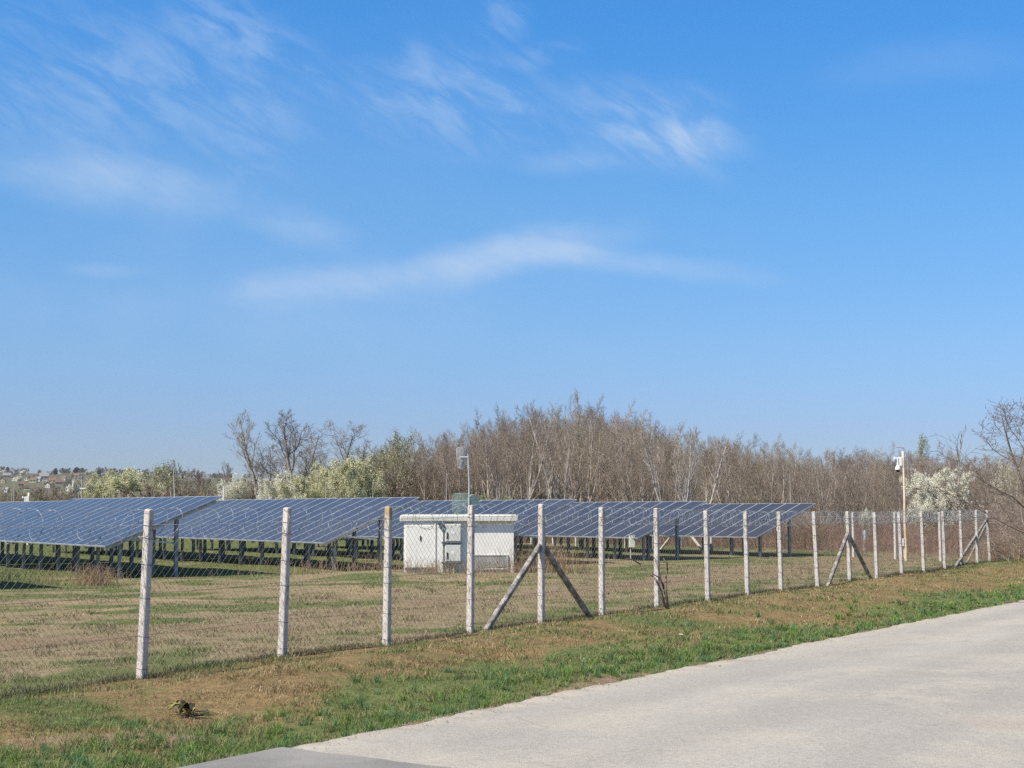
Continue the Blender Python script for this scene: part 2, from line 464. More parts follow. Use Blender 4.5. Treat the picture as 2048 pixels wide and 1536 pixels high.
def axis(lo, dense_lo, dense_hi, hi, step, grow=1.18):
    a = list(np.arange(dense_lo, dense_hi + step * 0.5, step))
    s = step; p = a[-1]
    while p < hi:
        s *= grow; p += s; a.append(p)
    s = step; p = a[0]; b = []
    while p > lo:
        s *= grow; p -= s; b.append(p)
    return np.array(b[::-1] + a)

def build_ground():
    xs = axis(-3000, -16, 26, 3000, 0.2); ys = axis(-300, 8, 72, 4500, 0.2)
    X, Y = np.meshgrid(xs, ys); Z = ground_z(X, Y)
    Z = np.where(np.hypot(X, Y) > 300, Z - 0.3, Z)
    nx, ny = len(xs), len(ys)
    i, j = np.meshgrid(np.arange(nx - 1), np.arange(ny - 1)); a = (j * nx + i).ravel()
    mb = MB(); mb.add(np.stack([X.ravel(), Y.ravel(), Z.ravel()], 1), np.stack([a, a + 1, a + nx + 1, a + nx], 1))
    g, d, ye = masks(X.ravel(), Y.ravel())
    m, t, b = new_mat('field soil and turf')
    at = t.new('ShaderNodeVertexColor'); at.layer_name = 'tint'
    sp_ = t.new('ShaderNodeSeparateColor'); t.l.new(at.outputs[0], sp_.inputs[0])
    G, D, Ye = sp_.outputs
    geo = t.new('ShaderNodeNewGeometry'); pos = geo.outputs['Position']
    n1 = t.noise(pos, 1.7, 5, 0.65); n2 = t.noise(pos, 9, 5, 0.7); n3 = t.noise(pos, 38, 4, 0.7)
    brown = t.mix(t.rng(n2, 0.35, 0.65), (0.155, 0.105, 0.052, 1), (0.27, 0.19, 0.095, 1))
    brown = t.mix(t.rng(n3, 0.45, 0.7), brown, (0.29, 0.215, 0.12, 1))
    brown = t.mix(t.rng(n1, 0.48, 0.66, 0, 0.8), brown, (0.165, 0.16, 0.065, 1))
    khaki = t.mix(t.rng(n2, 0.35, 0.65), (0.20, 0.155, 0.09, 1), (0.31, 0.25, 0.155, 1))
    khaki = t.mix(t.rng(n3, 0.45, 0.7), khaki, (0.29, 0.24, 0.16, 1))
    khaki = t.mix(t.rng(n1, 0.5, 0.7, 0, 0.6), khaki, (0.17, 0.15, 0.07, 1))
    brown = t.mix(at.outputs[1], brown, khaki)
    green = t.mix(t.rng(n2, 0.35, 0.65), (0.095, 0.115, 0.042, 1), (0.16, 0.175, 0.07, 1))
    green = t.mix(t.rng(n3, 0.5, 0.72, 0, 0.7), green, (0.22, 0.20, 0.095, 1))
    dirt = t.mix(t.rng(n2, 0.3, 0.7), (0.195, 0.135, 0.085, 1), (0.29, 0.215, 0.145, 1))
    dirt = t.mix(t.rng(n3, 0.55, 0.75, 0, 0.7), dirt, (0.14, 0.11, 0.07, 1))
    yel = t.mix(t.rng(n3, 0.35, 0.65), (0.27, 0.20, 0.11, 1), (0.38, 0.30, 0.18, 1))
    wob = t.math('MULTIPLY', t.math('SUBTRACT', n2, 0.5), 0.9)
    col = t.mix(t.rng(t.math('ADD', Ye, wob), 0.35, 0.75), brown, yel)
    col = t.mix(t.rng(t.math('ADD', G, wob), 0.3, 0.7), col, green)
    col = t.mix(t.rng(t.math('ADD', D, wob), 0.3, 0.75), col, dirt)
    t.put(b.inputs['Base Color'], col); b.inputs['Roughness'].default_value = 1.0; spec(b, 0.05)
    bn = t.new('ShaderNodeBump'); bn.inputs['Strength'].default_value = 0.9; bn.inputs['Distance'].default_value = 0.05
    t.put(bn.inputs['Height'], t.math('ADD', n2, t.math('MULTIPLY', n3, 0.4))); t.put(b.inputs['Normal'], bn.outputs[0])
    o = mb.build('ground', m, smooth=True, colors=np.stack([g, d, ye, sst(dist_fence(X.ravel(), Y.ravel()), -0.3, 0.5)], 1))
    tag(o, 'flat field of patchy brown and green grass', 'ground', kind='structure')
build_ground()

# ------------------------------------------------------------------ road
def build_road():
    m, t, b = new_mat('pale worn asphalt')
    geo = t.new('ShaderNodeNewGeometry'); pos = geo.outputs['Position']
    mp = t.new('ShaderNodeMapping'); mp.vector_type = 'TEXTURE'; mp.inputs['Rotation'].default_value = (0, 0, -math.atan2(ROAD_D[0], ROAD_D[1]) + PI / 2)
    mp.inputs['Scale'].default_value = (3.5, 0.7, 1); t.l.new(pos, mp.inputs[0])
    n1 = t.noise(mp.outputs[0], 0.55, 5, 0.6); n2 = t.noise(pos, 3.2, 4, 0.6)
    vo = t.new('ShaderNodeTexVoronoi'); vo.inputs['Scale'].default_value = 62; t.l.new(pos, vo.inputs['Vector'])
    n3 = t.noise(pos, 110, 3, 0.7); n4 = t.noise(pos, 16, 6, 0.8); n5 = t.noise(pos, 0.6, 4, 0.6)
    col = t.mix(t.rng(n1, 0.3, 0.7), (0.262, 0.248, 0.228, 1), (0.37, 0.348, 0.312, 1))
    col = t.mix(t.rng(n5, 0.42, 0.62, 0, 0.75), col, (0.41, 0.375, 0.315, 1))
    col = t.mix(t.rng(n2, 0.5, 0.75, 0, 0.5), col, (0.29, 0.272, 0.255, 1))
    col = t.mix(t.rng(n4, 0.52, 0.66, 0, 0.6), col, (0.22, 0.205, 0.19, 1))
    col = t.mix(t.rng(n3, 0.55, 0.72, 0, 0.65), col, (0.54, 0.515, 0.47, 1))
    sc_ = t.new('ShaderNodeSeparateColor'); t.l.new(vo.outputs['Color'], sc_.inputs[0])
    stone = t.mix(sc_.outputs[0], (0.17, 0.16, 0.15, 1), (0.66, 0.62, 0.56, 1))
    # worn wheel tracks run along the road; lateral distance from the edge
    dv = t.new('ShaderNodeVectorMath', operation='DOT_PRODUCT'); t.l.new(pos, dv.inputs[0]); dv.inputs[1].default_value = (ROAD_N[0], ROAD_N[1], 0)
    lat = t.math('ADD', t.math('SUBTRACT', float(ROAD_O @ ROAD_N), dv.outputs['Value']), t.math('MULTIPLY', t.math('SUBTRACT', n5, 0.5), 0.8))
    trk = None
    for c in (0.9, 2.5, 3.9, 5.4):
        g_ = t.rng(t.math('ABSOLUTE', t.math('SUBTRACT', lat, c)), 0.55, 0.05)
        trk = g_ if trk is None else t.math('ADD', trk, g_)
    col = t.mix(t.math('MULTIPLY', t.math('MULTIPLY', trk, t.rng(n1, 0.2, 0.7)), 0.50), col, (0.235, 0.22, 0.205, 1))
    # pale dust swept to the edge
    col = t.mix(t.math('MULTIPLY', t.rng(lat, 0.45, 0.0), t.rng(n2, 0.3, 0.6, 0.2, 0.8)), col, (0.40, 0.345, 0.275, 1))
    # a worn rust tinted patch and a few oil stains
    pt = on_plane(2010, 1455, ROAD_Z)
    ds = t.new('ShaderNodeVectorMath', operation='DISTANCE'); t.l.new(pos, ds.inputs[0]); ds.inputs[1].default_value = (pt.x, pt.y, ROAD_Z)
    col = t.mix(t.rng(t.math('ADD', ds.outputs['Value'], t.math('MULTIPLY', n4, 0.5)), 0.75, 0.35, 0, 0.6), col, (0.36, 0.285, 0.235, 1))
    sn = t.noise(pos, 0.9, 5, 0.7)
    col = t.mix(t.rng(sn, 0.62, 0.72, 0, 0.55), col, (0.20, 0.19, 0.18, 1))
    # hairline cracks
    wv = t.new('ShaderNodeVectorMath', operation='MULTIPLY_ADD'); t.l.new(pos, wv.inputs[0]); wv.inputs[1].default_value = (1, 1, 1)
    nv = t.new('ShaderNodeTexNoise'); nv.inputs['Scale'].default_value = 1.3; nv.inputs['Detail'].default_value = 4; t.l.new(pos, nv.inputs['Vector'])
    t.l.new(nv.outputs['Color'], wv.inputs[2])
    cr = t.new('ShaderNodeTexVoronoi'); cr.feature = 'DISTANCE_TO_EDGE'; cr.inputs['Scale'].default_value = 0.42; t.l.new(wv.outputs[0], cr.inputs['Vector'])
    crack = t.math('MULTIPLY', t.rng(cr.outputs['Distance'], 0.012, 0.003), t.rng(n5, 0.48, 0.6))
    col = t.mix(t.math('MULTIPLY', crack, 0.3), col, (0.12, 0.11, 0.10, 1))
    col = t.mix(0.22, col, stone)
    t.put(b.inputs['Base Color'], col); b.inputs['Roughness'].default_value = 0.95; spec(b, 0.15)
    bn = t.new('ShaderNodeBump'); bn.inputs['Strength'].default_value = 0.5; bn.inputs['Distance'].default_value = 0.01
    t.put(bn.inputs['Height'], t.math('ADD', vo.outputs['Distance'], n4)); t.put(b.inputs['Normal'], bn.outputs[0])
    rng_ = np.random.default_rng(3)
    s = np.concatenate([np.arange(-30, 60, 0.06), np.arange(60, 420, 4.0)])
    jit = 0.07 * (vnoise(s * 1.3, s * 0 + 3.3) - 0.5) * 2 + 0.09 * (vnoise(s * 5.1, s * 0 + 8.3) - 0.5) + 0.04 * (vnoise(s * 14.0, s * 0 + 1.3) - 0.5)
    jit = np.where(s < 60, jit, 0)
    wid = 6.2
    base = ROAD_O[None] + s[:, None] * ROAD_D[None]
    edge = base + jit[:, None] * ROAD_N[None]
    rows = [(0.0, ROAD_Z - 0.07), (-0.02, ROAD_Z - 0.006), (-0.4, ROAD_Z), (-3.1, ROAD_Z + 0.05), (-5.8, ROAD_Z), (-wid, ROAD_Z - 0.07)]
    V = []
    for off, z in rows:
        p = (edge if off > -0.5 else base) + off * ROAD_N[None]
        V.append(np.column_stack([p, np.full(len(s), z)]))
    V = np.concatenate(V); n = len(s); Q = []
    for k in range(len(rows) - 1):
        a = k * n + np.arange(n - 1); Q.append(np.stack([a, a + n, a + n + 1, a + 1], 1))
    mb = MB(); mb.add(V, np.concatenate(Q))
    o = mb.build('road', m, smooth=True)
    tag(o, 'pale grey worn asphalt road running past the fence', 'road', kind='structure')
    # a darker asphalt apron joining the road
    m2, t, b = new_mat('dark grey asphalt')
    geo = t.new('ShaderNodeNewGeometry'); pos = geo.outputs['Position']
    n1 = t.noise(pos, 1.1, 4); n2 = t.noise(pos, 60, 4, 0.75); n3 = t.noise(pos, 170, 2)
    col = t.mix(t.rng(n1, 0.35, 0.65), (0.19, 0.183, 0.178, 1), (0.27, 0.258, 0.245, 1))
    col = t.mix(t.rng(n2, 0.5, 0.68, 0, 0.6), col, (0.40, 0.385, 0.36, 1))
    col = t.mix(t.rng(n3, 0.5, 0.7, 0, 0.6), col, (0.13, 0.125, 0.12, 1))
    t.put(b.inputs['Base Color'], col); b.inputs['Roughness'].default_value = 0.95; spec(b, 0.15)
    bn = t.new('ShaderNodeBump'); bn.inputs['Strength'].default_value = 0.5; bn.inputs['Distance'].default_value = 0.01
    t.put(bn.inputs['Height'], n2); t.put(b.inputs['Normal'], bn.outputs[0])
    z = ROAD_Z + 0.016
    p1 = on_plane(566, 1494, z); p2 = on_plane(860, 1537, z)
    e = Vector((p2.x - p1.x, p2.y - p1.y, 0)).normalized()
    top = []; N = 60
    for k in range(N + 1):
        s_ = k / N * 4.2
        w_ = 0.07 * (vnoise(s_ * 3.0, 5.5) - 0.5) + 0.04 * (vnoise(s_ * 13.0, 1.5) - 0.5)
        top.append((p1.x + e.x * s_ + w_ * e.y, p1.y + e.y * s_ - w_ * e.x))
    low = [(p1.x - 0.04 - k / N * 6.2 * ROAD_D[0], p1.y - 0.04 - k / N * 6.2 * ROAD_D[1]) for k in range(N + 1)]
    V = []; Q = []
    for k in range(N + 1):
        for w_ in np.linspace(0, 1, 9):
            x = low[k][0] * (1 - w_) + top[k][0] * w_; y = low[k][1] * (1 - w_) + top[k][1] * w_
            d = -float(dist_road(x, y))
            V.append((x, y, z + 0.05 * min(max((d - 0.4) / 2.7, 0), 1)))
    for k in range(N):
        for j in range(8):
            a = k * 9 + j; Q.append((a, a + 9, a + 10, a + 1))
    mb = MB(); mb.add(V, Q)
    tag(mb.build('pavement', m2), 'darker grey asphalt apron joining the road', 'pavement', kind='structure')
build_road()

# ------------------------------------------------------------------ far hill
def ridge_z(px):
    xs = [-700, -300, 0, 100, 200, 260, 350, 450, 600, 760, 1000, 1500, 2600]
    ys = [935, 940, 949, 951, 952, 953, 957, 961, 966, 976, 990, 1000, 1005]
    return np.interp(px, xs, ys)
HILL_Y0, HILL_Y1 = 1350.0, 2400.0
def hill_z(x, y):
    x = np.asarray(x, float); y = np.asarray(y, float)
    px = x / np.maximum(y, 1) * 3000 + 1024
    top = (1022 - ridge_z(px)) / 3000.0 * HILL_Y1 + CAM_Z
    t = np.clip((y - HILL_Y0) / (HILL_Y1 - HILL_Y0), 0, 1.25)
    prof = np.where(t <= 1, np.sin(t * PI / 2), 1 - (t - 1) * 0.3)
    return -1.0 + (top + 1.0) * prof + 3.0 * (fbm(x, y, 0.012, 3) - 0.5) * prof
def build_hill():
    xs = np.linspace(-1700, 1700, 170); ys = np.linspace(HILL_Y0, 2650, 70)
    X, Y = np.meshgrid(xs, ys); Z = hill_z(X, Y)
    nx, ny = len(xs), len(ys); i, j = np.meshgrid(np.arange(nx - 1), np.arange(ny - 1)); a = (j * nx + i).ravel()
    mb = MB(); mb.add(np.stack([X.ravel(), Y.ravel(), Z.ravel()], 1), np.stack([a, a + 1, a + nx + 1, a + nx], 1))
    m, t, b = new_mat('hillside gardens')
    geo = t.new('ShaderNodeNewGeometry'); pos = geo.outputs['Position']
    n1 = t.noise(pos, 0.035, 4, 0.6); n2 = t.noise(pos, 0.2, 4, 0.6)
    col = t.mix(t.rng(n1, 0.35, 0.65), (0.12, 0.095, 0.075, 1), (0.105, 0.13, 0.065, 1))
    col = t.mix(t.rng(n2, 0.55, 0.72), col, (0.24, 0.20, 0.155, 1))
    t.put(b.inputs['Base Color'], col); b.inputs['Roughness'].default_value = 1; spec(b, 0.0)
    tag(mb.build('hill', m, smooth=True), 'low hillside of gardens and cottages far behind the solar field', 'hill', kind='structure')
build_hill()

# ------------------------------------------------------------------ the fence
def line_pt(px, o=FENCE_O, d=FENCE_D):
    """where the fence line is crossed by the sight line at a photograph column"""
    k = (px - 1024) / 3000.0 * 0.9965
    s = (k * o[1] - o[0]) / (d[0] - k * d[1])
    return o[0] + s * d[0], o[1] + s * d[1]
# top x, top y, base x, base y of each post in the photograph
POSTS = [(303, 1018, 290, 1349), (578, 1015, 568, 1312), (778, 1013, 775, 1284), (943, 1010, 941, 1257), (1083, 1008, 1082, 1241),
         (1203, 1014, 1203, 1221), (1312, 1016, 1313, 1210), (1411, 1021, 1414, 1200), (1490, 1022, 1493, 1190), (1557, 1023, 1560, 1180),
         (1626, 1023, 1633, 1173), (1694, 1023, 1697, 1165), (1748, 1024, 1751, 1158), (1797, 1024, 1801, 1151), (1842, 1022, 1845, 1143),
         (1885, 1022, 1887, 1131), (1920, 1021, 1921, 1128), (1952, 1020, 1952, 1125), (1973, 1020, 1977, 1124)]

def post_mb(base, top, d, w0=0.052, w1=0.046):
    """square concrete post with chamfered corners and a domed head; d = direction of the fence"""
    mb = MB(); d3 = Vector((d[0], d[1], 0)); up = (Vector(top) - Vector(base)); L = up.length
    m = frame_matrix(base, d3, up)
    c = 0.009
    rings = []
    for k, (h, s) in enumerate([(-0.3, 1), (0, 1), (0.25 * L, 1), (0.5 * L, 1), (0.75 * L, 1), (L - 0.022, 1), (L - 0.008, 0.86), (L, 0.6)]):
        w = (w0 + (w1 - w0) * max(h, 0) / L) * s
        rings.append([(x, y, h) for x, y in ((w, w - c), (w - c, w), (-w + c, w), (-w, w - c), (-w, -w + c), (-w + c, -w), (w - c, -w), (w, -w + c))])
    V = np.array(rings).reshape(-1, 3); Q = []
    n = 8
    for k in range(len(rings) - 1):
        for i in range(n):
            j = (i + 1) % n; Q.append((k * n + i, k * n + j, (k + 1) * n + j, (k + 1) * n + i))
    o = (len(rings) - 1) * n
    T = [(o, o + i, o + i + 1) for i in range(1, n - 1)]
    mb.add(xf(m, V), Q, T)
    return mb, m, L

def tie_mb(m, w, h):
    mb = MB(); q = w + 0.003
    pts = [(q, q, h), (-q, q, h + 0.012), (-q, -q, h), (q, -q, h - 0.01), (q, q, h)]
    return mb.line(xf(m, np.array(pts, float)), 0.0032, 4)

def beam_mb(a, b, w=0.045):
    a = Vector(a); b = Vector(b); d = (b - a); L = d.length
    side = Vector((0, 0, 1)).cross(d).normalized()
    mt = frame_matrix(a, d, side.cross(d) * -1)
    mb = MB(); mb.bbox((-0.05, -w, -w), (L, w, w), 0.012, M=mt)
    return mb

def mesh_bay(a, b, ta, tb, seed):
    """chain link between two posts: diagonal wires with a slight wave, top and bottom wire"""
    a = Vector(a); b = Vector(b); L = (Vector((b.x - a.x, b.y - a.y, 0))).length
    za = gz(a.x, a.y); zb = gz(b.x, b.y)
    rg = np.random.default_rng(seed)
    mb = MB(); P0 = []; P1 = []
    per = 0.118; sl = 0.92; h0 = 0.04
    def pt(s, h):
        f = s / L
        top = ta * (1 - f) + tb * f - 0.23; bot = za * (1 - f) + zb * f
        belly = 0.02 * math.sin(f * PI) * math.sin(h * 3 + seed)
        z = bot + h / 1.75 * (top - bot)
        return (a.x + (b.x - a.x) * f + belly * FENCE_N[0], a.y + (b.y - a.y) * f + belly * FENCE_N[1], z)
    for sgn in (1, -1):
        s0 = -1.75 / sl if sgn > 0 else 0.0
        s0 += rg.random() * per
        while s0 < (L if sgn > 0 else L + 1.75 / sl):
            lo_h, hi_h = h0, 1.75
            s_lo = s0 + sgn * lo_h / sl; s_hi = s0 + sgn * hi_h / sl
            # clip to 0..L
            ha, hb = lo_h, hi_h
            if sgn > 0:
                if s_lo < 0: ha = -s0 * sl
                if s_hi > L: hb = (L - s0) * sl
            else:
                if s_lo > L: ha = (s0 - L) * sl
                if s_hi < 0: hb = s0 * sl
            ha = max(ha, lo_h); hb = min(hb, hi_h)
            if hb - ha > 0.03:
                n = max(1, int((hb - ha) / 0.45))
                hs = np.linspace(ha, hb, n + 1)
                pts = [pt(min(max(s0 + sgn * h / sl, 0), L), h) for h in hs]
                P0 += pts[:-1]; P1 += pts[1:]
            s0 += per
    mb.prisms(P0, P1, 0.0017, 0.0017, 3)
    for h in (0.04, 0.5, 0.98):
        pts = [pt(L * k / 6, h - (0.012 * math.sin(k / 6 * PI))) for k in range(7)]
        mb.line(pts, 0.0026, 4)
    return mb

def coil_pts(a, b, ta, tb, seed, turns, rad, drop=0.18, d=None):
    rg = np.random.default_rng(seed)
    a = Vector(a); b = Vector(b); n = turns * 18
    ph = rg.random() * 6.28
    d2 = np.array([b.x - a.x, b.y - a.y]); d2 /= np.linalg.norm(d2); n2 = np.array([-d2[1], d2[0]])
    pts = []
    jr = rg.normal(0, 0.10, turns + 2); js = rg.normal(0, 0.22, turns + 2); jt = rg.normal(0, 0.10, turns + 2)
    for k in range(n + 1):
        u = k / 18.0; i = int(u); f = u - i; f2 = f * f * (3 - 2 * f)
        r = rad * (1 + jr[i] * (1 - f2) + jr[i + 1] * f2)
        s = (u + (js[i] * (1 - f2) + js[i + 1] * f2)) / turns
        s = min(max(s, -0.02), 1.02)
        # each loop leans a little along the fence
        th = ph + u * 2 * PI
        lean = (jt[i] * (1 - f2) + jt[i + 1] * f2) + 0.10
        top = ta * (1 - s) + tb * s - drop
        x = a.x + (b.x - a.x) * s + n2[0] * r * math.cos(th) + d2[0] * lean * math.sin(th)
        y = a.y + (b.y - a.y) * s + n2[1] * r * math.cos(th) + d2[1] * lean * math.sin(th)
        pts.append((x, y, top + r * math.sin(th)))
    return np.array(pts)
def coil_mb(a, b, ta, tb, seed, turns, rad, drop=0.18):
    pts = coil_pts(a, b, ta, tb, seed, turns, rad, drop)
    rg = np.random.default_rng(seed + 77)
    mb = MB(); mb.prisms(pts[:-1], pts[1:], 0.0026, 0.0026, 4)
    # razor barbs: pairs of little blades
    seg = pts[1:] - pts[:-1]; L = np.linalg.norm(seg, axis=1); cum = np.concatenate([[0], np.cumsum(L)])
    q = np.arange(0.03, cum[-1], 0.075)
    idx = np.clip(np.searchsorted(cum, q) - 1, 0, len(seg) - 1)
    p = pts[idx] + seg[idx] * ((q - cum[idx]) / L[idx])[:, None]
    d = seg[idx] / L[idx][:, None]
    rnd = rg.normal(size=p.shape); s1 = np.cross(d, rnd); s1 /= np.linalg.norm(s1, axis=1, keepdims=True)
    s2 = np.cross(d, s1)
    ln = 0.022; wd = 0.0075
    V = np.stack([p + d * ln, p + s1 * wd, p - d * ln, p - s1 * wd], 1).reshape(-1, 3)
    Q = (np.arange(len(p)) * 4)[:, None] + np.arange(4)[None]
    mb.add(V, Q)
    V = np.stack([p + d * ln * 0.6 + s2 * wd, p - s2 * wd * 0.3 + d * 0.004, p - d * ln * 0.6 + s2 * wd, p + s2 * 0.002], 1).reshape(-1, 3)
    mb.add(V, Q)
    return mb

def build_fence():
    root = empty('chain_link_fence', (FENCE_O[0], FENCE_O[1], 0))
    tag(root, 'long chain link fence on concrete posts along the road, topped with razor wire', 'fence')
    inv = Matrix.Translation((-FENCE_O[0], -FENCE_O[1], 0))
    def put(mb, name, mat, parent=root):
        v = np.concatenate(mb.v); v = v - np.array([FENCE_O[0], FENCE_O[1], 0]); mb.v = [v]
        return mb.build(name, mat, parent)
    pts = []
    x, y = FENCE_O - FENCE_D * 2.65
    pts.append((x, y, gz(x, y), x, y, 2.07))
    for (tx, ty, bx, by) in POSTS:
        x, y = line_pt(bx)
        top = P(tx, ty, y)
        pts.append((x, y, gz(x, y), top.x, top.y, top.z))
    for i, (x, y, z, tx, ty, tz) in enumerate(pts):
        mb, m, L = post_mb((x, y, z), (tx, ty, tz), FENCE_D)
        o = put(mb, 'post', M['concrete'])
        if i == 3:
            o.data.materials.clear(); o.data.materials.append(M['lichen'])
            o['label'] = 'post with an ochre lichen stained head'
        rg = np.random.default_rng(i)
        hs = [L - 0.21 + rg.normal(0, 0.01), L - 0.36, 1.35 + rg.normal(0, 0.05), 0.98, 0.5 + rg.normal(0, 0.04), 0.12]
        for h in hs: put(tie_mb(m, 0.050, h), 'tie_wire', M['wire'], o)
    for i in range(len(pts) - 1):
        a, b = pts[i], pts[i + 1]
        put(mesh_bay(a[:3], b[:3], a[5], b[5], i), 'wire_mesh', M['mesh_wire'])
        Lb = math.hypot(b[0] - a[0], b[1] - a[1])
        turns = max(5, int(Lb / (0.30 if i < 3 else 0.24 if i < 6 else 0.19 if i < 11 else 0.16)))
        put(coil_mb(a[:3], b[:3], a[5], b[5], 40 + i, turns, 0.19 if i < 5 else 0.185), 'razor_wire_coil', M['razor'])
        mb = MB()
        mb.line([(a[0] * (1 - f) + b[0] * f, a[1] * (1 - f) + b[1] * f, a[5] * (1 - f) + b[5] * f - 0.195 - 0.01 * math.sin(f * PI)) for f in np.linspace(0, 1, 7)], 0.0042, 4)
        put(mb, 'tension_wire', M['galv'])
    # struts: two at the fifth post, two at the twelfth, two at the corner
    def strut(i, ht, px):
        p = pts[i + 1]; x, y = line_pt(px); z = gz(x, y)
        f = (ht - p[2]) / (p[5] - p[2])
        top = (p[0] + (p[3] - p[0]) * f, p[1], ht)
        dd = np.array([x - p[0], y - p[1]]); dd /= np.linalg.norm(dd)
        b = beam_mb((x, y, z - 0.08), (top[0] + dd[0] * 0.05, top[1] + dd[1] * 0.05, ht), 0.046)
        put(b, 'strut', M['strut_concrete'])
    strut(4, 1.42, 965); strut(4, 1.42, 1184)
    strut(11, 1.38, 1651); strut(11, 1.38, 1742)
    strut(18, 1.72, 1904)
    p = pts[-1]
    put(beam_mb((18.75, 62.2, gz(18.75, 62.2) - 0.05), (p[0] - 0.02, p[1] + 0.1, 1.6), 0.045), 'strut', M['concrete'])
    return pts
FP = build_fence()
CORNER = np.array([FP[-1][0], FP[-1][1]])

BACK_D = np.array([-1.28, 2.35]); BACK_STEP = np.linalg.norm(BACK_D); BACK_D = BACK_D / BACK_STEP
def build_back_fence():
    o3 = np.array([CORNER[0], CORNER[1], 0])
    root = empty('chain_link_fence', o3)
    tag(root, 'chain link fence behind the last solar row, running away from the far corner post', 'fence')
    def put(mb, name, mat, parent=root):
        mb.v = [np.concatenate(mb.v) - o3]; return mb.build(name, mat, parent)
    rg = np.random.default_rng(8); pts = [(CORNER[0], CORNER[1], gz(*CORNER), FP[-1][5])]
    for j in range(1, 15):
        x, y = CORNER + BACK_D * BACK_STEP * j
        z = gz(x, y); top = 2.03 + rg.normal(0, 0.02); pts.append((x, y, z, top))
        mb, m, L = post_mb((x, y, z), (x + rg.normal(0, 0.02), y, top), BACK_D, 0.062, 0.055)
        put(mb, 'post', M['concrete'])
    for i in range(len(pts) - 1):
        a, b = pts[i], pts[i + 1]
        put(mesh_bay(a[:3], b[:3], a[3], b[3], 60 + i), 'wire_mesh', M['mesh_wire'])
        put(coil_mb(a[:3], b[:3], a[3], b[3], 90 + i, 15, 0.185), 'razor_wire_coil', M['razor'])
        mb = MB(); mb.line([(a[0], a[1], a[3] - 0.2), (b[0], b[1], b[3] - 0.2)], 0.004, 4); put(mb, 'tension_wire', M['galv'])
    # braced posts standing behind the fourth solar row
    for j, sgn in ((8, 1), (8, -1)):
        p = pts[j]; q = CORNER + BACK_D * (BACK_STEP * j + sgn * 2.0)
        put(beam_mb((q[0], q[1], gz(q[0], q[1]) - 0.05), (p[0], p[1], 1.4), 0.05), 'strut', M['concrete'])
build_back_fence()

# ------------------------------------------------------------------ solar tables
ROW_D = np.array([-0.578, 0.816]); ROW_D = ROW_D / np.linalg.norm(ROW_D)     # along the row, away to the left
UP_D = np.array([ROW_D[1], -ROW_D[0]])                                       # towards the high edge
def mat_glass():
    m, t, b = new_mat('solar glass')
    tc = t.new('ShaderNodeTexCoord'); vec = tc.outputs['Object']
    # silicon cells: a fine grid of pale bus lines on blue black
    br = t.new('ShaderNodeTexBrick'); t.l.new(vec, br.inputs['Vector'])
    br.offset = 0.0; br.inputs['Scale'].default_value = 1.0
    br.inputs['Brick Width'].default_value = 0.156; br.inputs['Row Height'].default_value = 0.156
    br.inputs['Mortar Size'].default_value = 0.003; br.inputs['Mortar Smooth'].default_value = 0.2
    br.inputs['Color1'].default_value = (0.014, 0.015, 0.021, 1); br.inputs['Color2'].default_value = (0.019, 0.020, 0.027, 1)
    br.inputs['Mortar'].default_value = (0.12, 0.13, 0.15, 1)
    oi = t.new('ShaderNodeObjectInfo')
    col = t.mix(t.math('MULTIPLY', oi.outputs['Random'], 0.7), br.outputs[0], (0.026, 0.028, 0.045, 1))
    geo = t.new('ShaderNodeNewGeometry')
    n = t.noise(geo.outputs['Position'], 0.35, 4)
    col = t.mix(t.rng(n, 0.3, 0.75, 0.09, 0.24), col, (0.18, 0.16, 0.13, 1))   # a film of dust
    t.put(b.inputs['Base Color'], col)
    b.inputs['Roughness'].default_value = 0.24; b.inputs['IOR'].default_value = 1.38; spec(b, 0.45)
    b.inputs['Specular Tint'].default_value = (1.0, 0.86, 0.70, 1)   # anti-reflective coating
    return m
M['glass'] = mat_glass()
MOD_W = 0.93; SL_W = 3.8
